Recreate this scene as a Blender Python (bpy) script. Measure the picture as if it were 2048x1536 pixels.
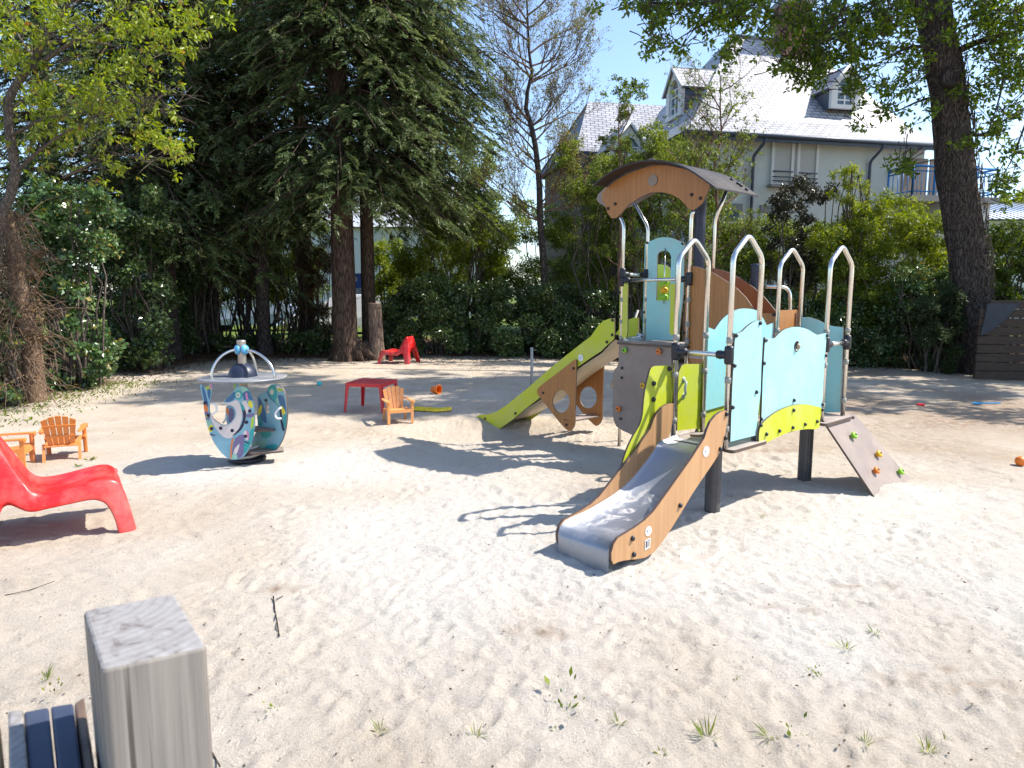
import bpy, math, random
import numpy as np
from mathutils import Vector, Matrix
from mathutils.geometry import tessellate_polygon

for o in list(bpy.data.objects): bpy.data.objects.remove(o)
C = bpy.context.scene.collection
SC = bpy.context.scene
# ------------------------------------------------------------------ camera
F_PX, PITCH, CAM_H = 1356.95, 0.1295, 1.55
cam_data = bpy.data.cameras.new("camera")
cam_data.sensor_width = 36
cam_data.lens = F_PX/2048*36
cam_data.clip_start = 0.05
cam_data.clip_end = 2000
cam_data.dof.use_dof = True
cam_data.dof.focus_distance = 6.0
cam_data.dof.aperture_fstop = 9.0
cam = bpy.data.objects.new("camera", cam_data)
C.objects.link(cam)
cam.location = (0, 0, CAM_H)
cam.rotation_euler = (math.pi/2-PITCH, 0, 0)
SC.camera = cam
# ------------------------------------------------------------------ world and sun
SUN_EL, SUN_AZ = math.radians(50), math.radians(6)      # azimuth counted from +X towards +Y
world = bpy.data.worlds.new("World")
SC.world = world
world.use_nodes = True
wn = world.node_tree
bgn = wn.nodes["Background"]
skyn = wn.nodes.new("ShaderNodeTexSky")
skyn.sky_type = 'NISHITA'
skyn.sun_disc = False
skyn.sun_elevation = SUN_EL
skyn.sun_rotation = math.pi/2-SUN_AZ
skyn.air_density = 1.0
skyn.dust_density = 0.8
skyn.ozone_density = 2.6
wn.links.new(skyn.outputs[0], bgn.inputs[0])
bgn.inputs[1].default_value = 0.15
sd = bpy.data.lights.new("sun", 'SUN')
sd.energy = 4.3
sd.angle = math.radians(0.5)
sd.color = (1.0, 0.945, 0.865)
sun = bpy.data.objects.new("sun", sd)
C.objects.link(sun)
sv = Vector((math.cos(SUN_EL)*math.cos(SUN_AZ), math.cos(SUN_EL)*math.sin(SUN_AZ), math.sin(SUN_EL)))
sun.rotation_euler = sv.to_track_quat('Z', 'Y').to_euler()
SC.view_settings.view_transform = 'Standard'
SC.view_settings.look = 'None'
SC.view_settings.gamma = 1
SC.view_settings.exposure = 0.97
try:
    SC.cycles.max_bounces = 8
    SC.cycles.transparent_max_bounces = 8
except Exception: pass

rng = np.random.default_rng(7)
random.seed(7)
# ------------------------------------------------------------------ helpers
def ray(u, v):
    c, s = math.cos(PITCH), math.sin(PITCH)
    a, b = (u-1024)/F_PX, (v-768)/F_PX
    return Vector((a, c-s*b, -(s+c*b)))
CAM = Vector((0, 0, CAM_H))
def gnd(u, v, z=0.0):
    d = ray(u, v); return CAM+d*((z-CAM_H)/d.z)
def at(u, v, Y):
    d = ray(u, v); return CAM+d*(Y/d.y)
def on_plane(u, v, p, n):
    d = ray(u, v); n = Vector(n)
    return CAM+d*((Vector(p)-CAM).dot(n)/d.dot(n))

def tag(o, label=None, cat=None, group=None, kind=None):
    if label: o['label'] = label
    if cat: o['category'] = cat
    if group: o['group'] = group
    if kind: o['kind'] = kind
    return o
def empty(name, loc, rz=0.0, label=None, cat=None, group=None):
    o = bpy.data.objects.new(name, None); C.objects.link(o)
    o.location = loc; o.rotation_euler = (0, 0, rz); o.empty_display_size = .2
    return tag(o, label, cat, group)
def copy_tree(o, parent=None):
    c = o.copy(); C.objects.link(c); c.parent = parent
    for ch in list(o.children): copy_tree(ch, c)
    return c

class MB:
    def __init__(s): s.v = []; s.f = []; s.m = []; s.sm = []
    def add(s, V, F, m=0, smooth=False):
        b = len(s.v); s.v += [tuple(p) for p in V]
        for f in F:
            s.f.append([b+i for i in f]); s.m.append(m); s.sm.append(smooth)
        return s
    def box(s, c, sz, R=None, m=0):
        c = Vector(c); hx, hy, hz = [k/2 for k in sz]
        P = [Vector((x, y, z)) for x in (-hx, hx) for y in (-hy, hy) for z in (-hz, hz)]
        if R is not None: P = [R@p for p in P]
        P = [c+p for p in P]
        return s.add(P, [(0,1,3,2),(4,6,7,5),(0,4,5,1),(2,3,7,6),(0,2,6,4),(1,5,7,3)], m)
    def tube(s, pts, r, n=10, m=0, caps=True):
        pts = [Vector(p) for p in pts]
        rs = r if isinstance(r, (list, tuple)) else [r]*len(pts)
        V = []; F = []
        t0 = (pts[1]-pts[0]).normalized()
        a = Vector((0, 0, 1)) if abs(t0.z) < .9 else Vector((1, 0, 0))
        x = t0.cross(a).normalized()
        for i, p in enumerate(pts):
            if i == 0: t = t0
            elif i == len(pts)-1: t = (pts[i]-pts[i-1]).normalized()
            else:
                t = ((pts[i]-pts[i-1]).normalized()+(pts[i+1]-pts[i]).normalized())
                t = t.normalized() if t.length > 1e-6 else t0
            x = (x-t*x.dot(t))
            x = x.normalized() if x.length > 1e-6 else t.orthogonal().normalized()
            y = t.cross(x)
            for k in range(n):
                an = 2*math.pi*k/n
                V.append(p+(x*math.cos(an)+y*math.sin(an))*rs[i])
        for i in range(len(pts)-1):
            for k in range(n):
                k2 = (k+1) % n
                F.append((i*n+k, i*n+k2, (i+1)*n+k2, (i+1)*n+k))
        s.add(V, F, m, True)
        if caps:
            b = len(s.v)-len(V)
            s.f.append([b+k for k in range(n)][::-1]); s.m.append(m); s.sm.append(False)
            s.f.append([b+(len(pts)-1)*n+k for k in range(n)]); s.m.append(m); s.sm.append(False)
        return s
    def lathe(s, base, axis, prof, n=24, m=0, smooth=True):
        base = Vector(base); t = Vector(axis).normalized(); x = t.orthogonal().normalized(); y = t.cross(x)
        V = []; F = []
        for (r, h) in prof:
            for k in range(n):
                an = 2*math.pi*k/n
                V.append(base+t*h+(x*math.cos(an)+y*math.sin(an))*max(r, 1e-5))
        for i in range(len(prof)-1):
            for k in range(n):
                k2 = (k+1) % n
                F.append((i*n+k, i*n+k2, (i+1)*n+k2, (i+1)*n+k))
        return s.add(V, F, m, smooth)
    def prism(s, loops, O, X, Y, thick, m=0, me=1, cham=0.0):
        """loops: outer first, then holes, 2-D; extruded +-thick/2 along X x Y; me = material of the cut edge"""
        O = Vector(O); X = Vector(X).normalized(); Y = Vector(Y).normalized(); N = X.cross(Y).normalized()
        def area(l): return sum(l[i][0]*l[(i+1) % len(l)][1]-l[(i+1) % len(l)][0]*l[i][1] for i in range(len(l)))
        L2 = []
        for i, l in enumerate(loops):
            l = [tuple(p) for p in l]
            if (area(l) < 0) != (i > 0): l = l[::-1]
            L2.append(l)
        tri = tessellate_polygon([[Vector((p[0], p[1], 0)) for p in l] for l in L2])
        flat = [p for l in L2 for p in l]
        for sg in (1, -1):
            V = [O+X*p[0]+Y*p[1]+N*(sg*thick/2) for p in flat]
            F = []
            for t in tri:
                a, b, c = [flat[i] for i in t]
                ar = (b[0]-a[0])*(c[1]-a[1])-(b[1]-a[1])*(c[0]-a[0])
                if abs(ar) < 1e-12: continue
                F.append(tuple(t) if (ar > 0) == (sg > 0) else tuple(t)[::-1])
            s.add(V, F, m)
        for l in L2:
            n = len(l); V = []
            for p in l: V.append(O+X*p[0]+Y*p[1]+N*(thick/2))
            for p in l: V.append(O+X*p[0]+Y*p[1]-N*(thick/2))
            s.add(V, [(i, i+n, (i+1) % n+n, (i+1) % n) for i in range(n)], me)
        return s
    def build(s, name, mats, parent=None, org=None):
        me = bpy.data.meshes.new(name)
        V = s.v
        if org is not None: V = [(p[0]-org[0], p[1]-org[1], p[2]-org[2]) for p in V]
        me.from_pydata(V, [], s.f)
        if not isinstance(mats, (list, tuple)): mats = [mats]
        for k in mats: me.materials.append(k)
        mx = len(mats)-1
        me.polygons.foreach_set('material_index', [min(k, mx) for k in s.m])
        me.polygons.foreach_set('use_smooth', s.sm)
        me.update()
        o = bpy.data.objects.new(name, me); C.objects.link(o)
        if parent is not None: o.parent = parent
        return o

def smooth_loop(P, k=4, closed=True):
    P = [Vector((p[0], p[1])) for p in P]; n = len(P); out = []
    rng_ = range(n) if closed else range(n-1)
    for i in rng_:
        if closed: a, b, c, d = P[i-1], P[i], P[(i+1) % n], P[(i+2) % n]
        else: a, b, c, d = P[max(i-1, 0)], P[i], P[i+1], P[min(i+2, n-1)]
        for j in range(k):
            t = j/k
            out.append(tuple(0.5*((2*b)+(c-a)*t+(2*a-5*b+4*c-d)*t*t+(3*b-a-3*c+d)*t**3)))
    if not closed: out.append(tuple(P[-1]))
    return out
def round_poly(P, r, k=4):
    """rounds the corners of a polygon; r a number or a list per corner"""
    n = len(P); out = []
    for i in range(n):
        a, b, c = Vector(P[i-1][:2]), Vector(P[i][:2]), Vector(P[(i+1) % n][:2])
        rr = r[i] if isinstance(r, (list, tuple)) else r
        d1, d2 = (a-b), (c-b)
        q = min(rr, d1.length*.48, d2.length*.48)
        if q < 1e-5: out.append(tuple(b)); continue
        p1, p2 = b+d1.normalized()*q, b+d2.normalized()*q
        for j in range(k+1):
            t = j/k
            out.append(tuple(p1*(1-t)**2+b*2*t*(1-t)+p2*t*t))
    return out
def fillet(pts, r, k=5):
    pts = [Vector(p) for p in pts]; out = [pts[0]]
    for i in range(1, len(pts)-1):
        a, b, c = pts[i-1], pts[i], pts[i+1]
        q = min(r, (a-b).length*.49, (c-b).length*.49)
        p1 = b+(a-b).normalized()*q; p2 = b+(c-b).normalized()*q
        for j in range(k+1):
            t = j/k; out.append(p1*(1-t)**2+b*2*t*(1-t)+p2*t*t)
    out.append(pts[-1]); return out
def circle(cx, cy, rx, ry=None, n=24):
    ry = ry or rx
    return [(cx+rx*math.cos(2*math.pi*i/n), cy+ry*math.sin(2*math.pi*i/n)) for i in range(n)]

# ------------------------------------------------------------------ materials
def new_mat(name):
    m = bpy.data.materials.new(name); m.use_nodes = True
    nt = m.node_tree; b = nt.nodes["Principled BSDF"]
    return m, nt, b
def nd(nt, typ, **kw):
    n = nt.nodes.new(typ)
    for k, v in kw.items():
        if k in n.inputs.keys(): n.inputs[k].default_value = v
        else: setattr(n, k, v)
    return n
def coords(nt, scale=(1, 1, 1), kind='Object'):
    tc = nt.nodes.new("ShaderNodeTexCoord"); mp = nt.nodes.new("ShaderNodeMapping")
    mp.inputs['Scale'].default_value = scale
    nt.links.new(tc.outputs[kind], mp.inputs[0]); return mp.outputs[0]
def ramp(nt, fac, stops):
    r = nt.nodes.new("ShaderNodeValToRGB"); e = r.color_ramp.elements
    while len(e) < len(stops): e.new(.5)
    for i, (p, c) in enumerate(stops):
        e[i].position = p; e[i].color = (*c, 1) if len(c) == 3 else c
    nt.links.new(fac, r.inputs[0]); return r.outputs[0]
def bump(nt, b, h, strength=.3, dist=.01):
    n = nd(nt, "ShaderNodeBump", Strength=strength, Distance=dist)
    nt.links.new(h, n.inputs['Height']); nt.links.new(n.outputs[0], b.inputs['Normal']); return n
def plastic(name, col, rough=.35, var=.12, dust=.0, bumpy=.05, scale=18, metal=0, spec=.5):
    m, nt, b = new_mat(name)
    co = coords(nt)
    n1 = nd(nt, "ShaderNodeTexNoise", Scale=scale, Detail=5.0, Roughness=.6); nt.links.new(co, n1.inputs['Vector'])
    c2 = tuple(k*(1-var) for k in col)
    c = ramp(nt, n1.outputs['Fac'], [(.3, c2), (.7, col)])
    n2 = nd(nt, "ShaderNodeTexNoise", Scale=3.2, Detail=6.0, Roughness=.7); nt.links.new(co, n2.inputs['Vector'])
    if dust > 0:
        mx = nt.nodes.new("ShaderNodeMixRGB"); mx.inputs[2].default_value = (.52, .46, .38, 1)
        f = ramp(nt, n2.outputs['Fac'], [(.42, (0, 0, 0)), (.75, (dust, dust, dust))])
        nt.links.new(f, mx.inputs[0]); nt.links.new(c, mx.inputs[1]); c = mx.outputs[0]
    nt.links.new(c, b.inputs['Base Color'])
    rr = ramp(nt, n2.outputs['Fac'], [(.3, (rough*.8,)*3), (.7, (min(1, rough*1.4),)*3)])
    nt.links.new(rr, b.inputs['Roughness'])
    b.inputs['Metallic'].default_value = metal
    b.inputs['Specular IOR Level'].default_value = spec
    n3 = nd(nt, "ShaderNodeTexNoise", Scale=90.0, Detail=3.0); nt.links.new(co, n3.inputs['Vector'])
    bump(nt, b, n3.outputs['Fac'], bumpy, .002)
    return m
def wood(name, dark, light, scale=(38, 38, 1.6), rough=.45, bumps=.12):
    m, nt, b = new_mat(name)
    co = coords(nt, scale)
    n1 = nd(nt, "ShaderNodeTexNoise", Scale=1.0, Detail=7.0, Roughness=.65, Distortion=.6); nt.links.new(co, n1.inputs['Vector'])
    c = ramp(nt, n1.outputs['Fac'], [(.25, dark), (.5, tuple((a+b_)/2 for a, b_ in zip(dark, light))), (.75, light)])
    co2 = coords(nt); n2 = nd(nt, "ShaderNodeTexNoise", Scale=2.5, Detail=4.0); nt.links.new(co2, n2.inputs['Vector'])
    mx = nt.nodes.new("ShaderNodeMixRGB"); mx.blend_type = 'MULTIPLY'; mx.inputs[0].default_value = .35
    nt.links.new(c, mx.inputs[1]); nt.links.new(ramp(nt, n2.outputs['Fac'], [(.3, (.7, .7, .7)), (.7, (1, 1, 1))]), mx.inputs[2])
    nt.links.new(mx.outputs[0], b.inputs['Base Color'])
    b.inputs['Roughness'].default_value = rough
    bump(nt, b, n1.outputs['Fac'], bumps, .003)
    return m
def steel(name, col=(.62, .60, .57), rough=.28, scale=(60, 60, 6)):
    m, nt, b = new_mat(name)
    co = coords(nt, scale); n1 = nd(nt, "ShaderNodeTexNoise", Scale=1.0, Detail=5.0); nt.links.new(co, n1.inputs['Vector'])
    nt.links.new(ramp(nt, n1.outputs['Fac'], [(.3, tuple(k*.85 for k in col)), (.7, col)]), b.inputs['Base Color'])
    nt.links.new(ramp(nt, n1.outputs['Fac'], [(.3, (rough*.7,)*3), (.7, (rough*1.3,)*3)]), b.inputs['Roughness'])
    b.inputs['Metallic'].default_value = 1
    return m
def bark(name, dark, light, scale=(9, 9, 2.2), strength=.9):
    m, nt, b = new_mat(name)
    co = coords(nt, scale)
    n1 = nd(nt, "ShaderNodeTexNoise", Scale=1.6, Detail=9.0, Roughness=.7, Distortion=.8); nt.links.new(co, n1.inputs['Vector'])
    v = nd(nt, "ShaderNodeTexVoronoi", Scale=2.2); v.feature = 'DISTANCE_TO_EDGE'; nt.links.new(co, v.inputs['Vector'])
    a = nd(nt, "ShaderNodeMath", operation='MULTIPLY'); nt.links.new(n1.outputs['Fac'], a.inputs[0])
    nt.links.new(ramp(nt, v.outputs['Distance'], [(0, (.35, .35, .35)), (.25, (1, 1, 1))]), a.inputs[1])
    nt.links.new(ramp(nt, a.outputs[0], [(.12, dark), (.6, light)]), b.inputs['Base Color'])
    b.inputs['Roughness'].default_value = .95; b.inputs['Specular IOR Level'].default_value = .15
    bump(nt, b, a.outputs[0], strength, .03)
    return m
def leaf_mat(name, stops, rough=.45, trans=.35, spec=.4):
    m, nt, b = new_mat(name)
    at_ = nt.nodes.new("ShaderNodeAttribute"); at_.attribute_name = 'tint'
    c = ramp(nt, at_.outputs['Fac'], stops)
    nt.links.new(c, b.inputs['Base Color'])
    b.inputs['Roughness'].default_value = rough; b.inputs['Specular IOR Level'].default_value = spec
    tr = nt.nodes.new("ShaderNodeBsdfTranslucent")
    hs = nd(nt, "ShaderNodeHueSaturation", Hue=.485, Saturation=1.15, Value=1.25); nt.links.new(c, hs.inputs['Color'])
    nt.links.new(hs.outputs[0], tr.inputs[0])
    mx = nt.nodes.new("ShaderNodeMixShader"); mx.inputs[0].default_value = trans
    nt.links.new(b.outputs[0], mx.inputs[1]); nt.links.new(tr.outputs[0], mx.inputs[2])
    nt.links.new(mx.outputs[0], nt.nodes["Material Output"].inputs[0])
    return m

M = {}
M['steel'] = steel('brushed_steel', (.74, .71, .66), .24, (8, 8, 3))
M['steel_sheet'] = steel('slide_steel_sheet', (.60, .61, .63), .3, (4, 4, 30))
M['black'] = plastic('black_plastic', (.012, .013, .022), .35, .2)
M['navy'] = plastic('navy_painted_metal', (.020, .026, .055), .38, .2)
M['pillar'] = plastic('dark_grey_pillar_metal', (.055, .055, .065), .42, .25, .12)
M['cyan'] = plastic('light_blue_panel', (.30, .64, .68), .42, .06, .42)
M['lime'] = plastic('lime_green_panel', (.47, .53, .010), .42, .06, .34)
M['edge'] = plastic('dark_laminate_edge', (.10, .065, .05), .5, .2)
M['tan'] = plastic('taupe_panel', (.235, .18, .155), .5, .08, .25)
M['floor_tan'] = plastic('textured_taupe_floor', (.34, .28, .25), .55, .12, .5, .2)
M['woodpanel'] = wood('warm_wood_laminate', (.28, .11, .028), (.46, .20, .055))
M['woodlight'] = wood('golden_wood_laminate', (.40, .21, .095), (.55, .32, .155))
M['ring'] = plastic('grey_translucent_collar', (.30, .29, .26), .4, .1)
M['red'] = plastic('red_moulded_plastic', (.66, .012, .014), .32, .1, .30, .08, 9)
M['redtable'] = plastic('faded_red_plastic', (.62, .018, .030), .33, .08, .08)
M['orange'] = plastic('orange_plastic_bright', (.84, .20, .02), .32, .1)
M['yellow'] = plastic('yellow_plastic', (.80, .42, .01), .35, .1)
M['green'] = plastic('apple_green_plastic', (.25, .55, .03), .35, .1)
M['peach'] = plastic('pale_orange_plastic', (.80, .34, .105), .5, .12, .2)
M['rust'] = plastic('deep_orange_plastic', (.74, .24, .05), .5, .12, .2)
M['white'] = plastic('white_sticker', (.75, .76, .78), .4, .05)
M['whitepaint'] = plastic('white_painted_trim', (.70, .70, .68), .55, .1, .05)
M['ink'] = plastic('printed_ink', (.08, .06, .10), .5, .1)
M['greyhandle'] = plastic('grey_handle', (.35, .40, .36), .4, .1)
M['glass'] = plastic('window_glass', (.10, .14, .18), .06, .1, 0, 0)
# ------------------------------------------------------------------ the climbing structure's own frame
TH = .8369
LX = Vector((math.sin(TH), math.cos(TH), 0)); QX = Vector((-math.cos(TH), math.sin(TH), 0)); ZX = Vector((0, 0, 1))
ORG = Vector((1.1307, 4.6715, 0))
def W(s, t, z): return ORG+LX*s+QX*t+ZX*z
w_, S1, S2, S3 = .4063, .3671, 1.4322, 1.8384
ZD, ZC, ZS, ZA = .5844, 1.168, 1.812, 1.93
TS0, TS1, TT0, TT1 = 1.41, 1.80, .845, 1.612
TZ = 1.09
def ps(u, v, s):      # pixel -> (t, z) on the plane s = const
    p = on_plane(u, v, W(s, 0, 0), LX)-ORG; return (p.dot(QX), p.z)
def pt(u, v, t):      # pixel -> (s, z) on the plane t = const
    p = on_plane(u, v, W(0, t, 0), QX)-ORG; return (p.dot(LX), p.z)
def z1(P): return [(1180+x/4.518, 300+y/4.518) for x, y in P]
def z2(P): return [(1320+x/4.8, 460+y/4.8) for x, y in P]
def z3(P): return [(940+x/5.389, 620+y/5.389) for x, y in P]
def z4(P): return [(1220+x/4.518, 640+y/4.518) for x, y in P]
def z5(P): return [(1100+x/4.8, 820+y/4.8) for x, y in P]
def z6(P): return [(1400+x/3.657, 620+y/3.657) for x, y in P]

play = empty('play_structure', ORG, 0, 'play structure of steel hoops with blue and lime panels, two slides and roofed tower', 'play structure')
def part(mb, name, mats, parent=play): return mb.build(name, mats, parent, ORG)

# bolt: one shared mesh, copies are children of their panel
_b = MB(); _b.lathe((0, 0, 0), (0, 0, 1), [(.0, -.001), (.0135, 0), (.0145, .004), (.0125, .011), (.007, .015), (0, .016)], 12)
bolt_mesh = None
def bolt(p, n, parent, sc=1.0, mat='black'):
    global bolt_mesh
    if bolt_mesh is None:
        o = _b.build('bolt', M['black']); bolt_mesh = o.data; bpy.data.objects.remove(o)
    o = bpy.data.objects.new('bolt', bolt_mesh); C.objects.link(o); o.parent = parent
    q = Vector(n).to_track_quat('Z', 'Y')
    o.matrix_local = Matrix.Translation(Vector(p)-ORG) @ q.to_matrix().to_4x4() @ Matrix.Scale(sc, 4)
    return o
def panel_s(name, loops, s, mats, th=.014, label=None):
    mb = MB(); mb.prism(loops, W(s, 0, 0), QX, ZX, th)      # normal = QX x Z = -LX ... both sides covered
    o = part(mb, name, mats)
    if label: o['label'] = label
    return o
def panel_t(name, loops, t, mats, th=.014, label=None):
    mb = MB(); mb.prism(loops, W(0, t, 0), LX, ZX, th)
    o = part(mb, name, mats)
    if label: o['label'] = label
    return o
def bolts_s(P, s, parent, side=-1, th=.007, sc=1):
    for u, v in P:
        t, z = ps(u, v, s+side*th); bolt(W(s+side*th, t, z), LX*side, parent, sc)
def bolts_t(P, t, parent, side=-1, th=.007, sc=1):
    for u, v in P:
        s, z = pt(u, v, t+side*th); bolt(W(s, t+side*th, z), QX*side, parent, sc)
PR = .0178
# hoops
for (sa, sb, t) in ((0, S1, 0), (0, S1, -w_), (S2, S3, 0), (S2, S3, -w_)):
    mb = MB(); zs = ZS-.01
    path = fillet([W(sa, t, ZD-.03), W(sa, t, zs), W((sa+sb)/2, t, ZA+.012), W(sb, t, zs), W(sb, t, ZD-.03)], .052, 6)
    mb.tube(path, PR, 16); h = part(mb, 'hoop_post', M['steel'])
    for ss in (sa, sb):
        for zz in (ZD+.10, ZD+.42, ZD+.68):
            mb = MB(); mb.lathe(W(ss, t, zz-.02), ZX, [(PR, 0), (PR+.004, .001), (PR+.004, .039), (PR, .04)], 16)
            part(mb, 'collar', M['ring'], h)
# connecting handrails and their black clamps
def clamp(p, d, parent):
    mb = MB(); p = Vector(p); d = Vector(d).normalized()
    mb.lathe(p-ZX*.06, ZX, [(PR, 0), (.028, .003), (.031, .02), (.031, .10), (.028, .117), (PR, .12)], 18)
    mb.lathe(p, d, [(.026, 0), (.027, .05), (.030, .062), (.026, .085), (PR-.002, .088)], 16)
    part(mb, 'clamp', M['black'], parent)
def rail(a, b, name='handrail'):
    mb = MB(); mb.tube([a, b], PR*.92, 14); r = part(mb, name, M['steel'])
    clamp(a, b-a, r); clamp(b, a-b, r)
rail(W(0, 0, ZC), W(0, -w_, ZC)); rail(W(S3-.0, -w_, ZC), W(S2, -w_, ZC))
# decks
def plate(name, s0, s1, t0, t1, z, th=.022, mats=None):
    mb = MB(); mb.prism([round_poly([(s0, t0), (s1, t0), (s1, t1), (s0, t1)], .03)], W(0, 0, z-th/2), LX, QX, th)
    return part(mb, name, mats or [M['floor_tan'], M['edge']])
plate('deck', -.03, S3+.05, -w_+.012, .04, ZD-.03)
plate('deck_lip', -.02, S1+.07, -w_-.070, -w_+.012, ZD-.0301)
plate('deck_lip', S2-.07, S3+.05, -w_-.070, -w_+.012, ZD-.0301)
plate('tower_deck', TS0-.05, TS1+.04, TT0-.02, TT1+.03, TZ)
# sloping bridge between tower deck and low deck with treads
mb = MB()
for i in range(4):
    f = i/4; t1 = TT0-.01-f*(TT0); mb.box(W((TS0+TS1)/2, TT0-.10-i*.205, TZ-.10-i*.103), (.37, .225, .022), Matrix(((LX.x, QX.x, 0), (LX.y, QX.y, 0), (0, 0, 1))))
part(mb, 'bridge_step', M['floor_tan'])
# posts of the tower with outward leaning heads
def zat(v, p):   # height of the pixel row v over the plan point p
    d = ray(1024, v); return CAM_H+d.z*(p.y/d.y)
T = {'1': (TS0, TT1), '3': (TS0, TT0), '2': (TS1, TT1), '4': (TS1, TT0)}
tops = {'1': (1235, 425), '2': (1266, 402), '3': (1387, 420), '4': (1456, 374)}
for k, (s, t) in T.items():
    bz = 2.25; u, v = tops[k]
    tt, zz = ps(u, v, s)
    z0 = 0 if k in '12' else .5
    mb = MB(); mb.tube(fillet([W(s, t, z0), W(s, t, bz), W(s, tt, zz)], .06, 5), PR, 16)
    po = part(mb, 'tower_post', M['steel'])
    for zz in (TZ+.04, TZ+.2, TZ+.42):
        mb = MB(); mb.lathe(W(s, t, zz-.02), ZX, [(PR, 0), (PR+.004, .001), (PR+.004, .039), (PR, .04)], 16)
        part(mb, 'collar', M['ring'], po)
rail(W(TS0, TT1, 1.70), W(TS0, TT0, 1.70)); rail(W(TS0, TT1, 1.76), W(TS1, TT1, 1.76))
# round support pillars
def pillar(p, ztop, r=.055, mat='pillar', name='support_pillar', cap=False, z0=-.15):
    mb = MB(); n = 40
    pr = []
    V = []; F = []
    for zi, z in enumerate((z0, ztop)):
        for k in range(n):
            an = 2*math.pi*k/n; rr = r*(1-.05*(math.cos(8*an) > .55))
            V.append(Vector((p[0]+rr*math.cos(an), p[1]+rr*math.sin(an), z)))
    F = [(k, (k+1) % n, n+(k+1) % n, n+k) for k in range(n)]
    mb.add(V, F, 0, False); mb.add(V[n:], [list(range(n))], 0)
    if cap: mb.lathe((p[0], p[1], ztop-.01), ZX, [(r*1.1, 0), (r*1.12, .012), (r*1.0, .022), (0, .028)], 24)
    return part(mb, name, M[mat])
pillar(gnd(1424, 1026), ZD-.06); pillar(gnd(1608, 962), ZD-.06)
pc = W(1.72, .95, 0); pillar(pc, 2.62, .05, 'navy', z0=ZD)
pd = at(1511, 560, 6.25); pillar(pd, zat(531, pd), .045, 'navy', cap=True, z0=ZD-.05)
mb = MB(); mb.tube([W(.30, -.20, ZD-.075), W(1.6, -.20, ZD-.075)], .022, 8); part(mb, 'deck_beam', M['pillar'])
# outer curved grab rail behind
a = at(1530, 573, 6.3); b = at(1580, 574, 6.3); c = at(1581, 640, 6.3)
mb = MB(); mb.tube(fillet([a, b, c], .09, 6), PR*.9, 12); part(mb, 'grab_rail', M['steel'])

# ---- panels -----------------------------------------------------------------
CY = [M['cyan'], M['edge']]; LI = [M['lime'], M['edge']]; WD = [M['woodpanel'], M['edge']]; WL = [M['woodlight'], M['edge']]; TA = [M['tan'], M['edge']]
tA = -w_-.022
# front blue panel beside the slide (C-D)
lp = [pt(u, v, tA) for u, v in z2([(712, 992), (745, 990), (780, 975), (830, 925), (880, 888), (920, 870), (965, 868)])]
lp += [pt(u, v, tA) for u, v in z6([(448, 250), (436, 600), (400, 916), (300, 940), (216, 962), (228, 600), (243, 300)])]
p = panel_t('wave_panel', [lp], tA, CY, label='light blue wave topped panel beside the front slide')
bolts_t(z6([(262, 187), (250, 408), (237, 712), (470, 222), (463, 390), (437, 96), (410, 600)]), tA, p)
# long blue panel with porthole (D-G)
top = smooth_loop(z2([(1000, 1030), (1045, 1038), (1090, 1040)]), 3, False)[:-1]+smooth_loop(z2([(1090, 1040), (1160, 972), (1230, 940), (1310, 930), (1400, 950), (1460, 985), (1503, 1008)]), 4, False)[:-1]+smooth_loop(z2([(1503, 1008), (1550, 995), (1592, 990)]), 3, False)
lp = [pt(u, v, tA) for u, v in top]+[pt(u, v, tA) for u, v in z6([(897, 500), (885, 740), (700, 800), (440, 880), (452, 500)])]
cs, cz = pt(*z6([(700, 265)])[0], tA)
p = panel_t('porthole_panel', [lp, circle(cs, cz, .036)], tA, CY, label='light blue panel with dark porthole')
bolts_t(z6([(685, 660), (478, 222), (465, 390), (926, 186), (918, 333), (445, 797), (893, 690)]), tA, p)
mb = MB(); mb.lathe(W(cs, tA-.004, cz), -QX, [(.040, -.004), (.042, .0), (.040, .005), (.034, .006), (.030, .001), (.028, -.006), (0, -.006)], 28)
part(mb, 'porthole', M['black'], p)
mb = MB(); mb.lathe(W(cs, tA-.014, cz), -QX, [(.022, .004), (.020, .012), (.012, .018), (0, .02)], 24)
part(mb, 'porthole_lens', plastic('amber_porthole_lens', (.30, .25, .16), .12, .1), p)
# lime arch below
lp = [pt(u, v, tA-.015) for u, v in z6([(430, 868), (445, 835), (500, 782), (580, 730), (680, 695), (760, 688), (840, 703), (884, 722), (872, 800), (858, 866), (780, 870), (700, 880), (640, 895), (560, 930), (490, 965), (455, 985), (430, 978), (424, 930)])]
p = panel_t('arch_panel', [smooth_loop(lp, 3)], tA-.015, LI, label='lime green arched panel under the porthole')
bolts_t(z6([(682, 733), (483, 908), (578, 884), (676, 860), (766, 836), (854, 815), (442, 843), (892, 730)]), tA-.015, p)
# same pair on the far side (A-B-E)
tb = .022
def mirror_t(name, loops, t, mats, label=None): return panel_t(name, loops, t, mats, label=label)
lpb = [(S1+.02, 1.33), (S1+.14, 1.30)]+smooth_loop([(S1+.14, 1.30), (S1+.25, 1.38), (S1+.42, 1.44), (S1+.60, 1.45), (S1+.78, 1.42), (S1+.92, 1.31)], 4, False)+[(S2-.03, 1.33), (S2-.03, .75), (S1+.02, .70)]
panel_t('back_wave_panel', [lpb], tb, CY, label='light blue panel on the far side of the deck')
lpb = smooth_loop([(S1-.0, .62), (S1+.1, .74), (S1+.3, .84), (S1+.55, .88), (S1+.8, .84), (S2-.05, .74), (S2-.05, .58), (S1+.55, .56), (S1, .45)], 3)
panel_t('back_arch_panel', [lpb], tb+.015, LI, label='lime arched panel on the far side of the deck')
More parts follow.
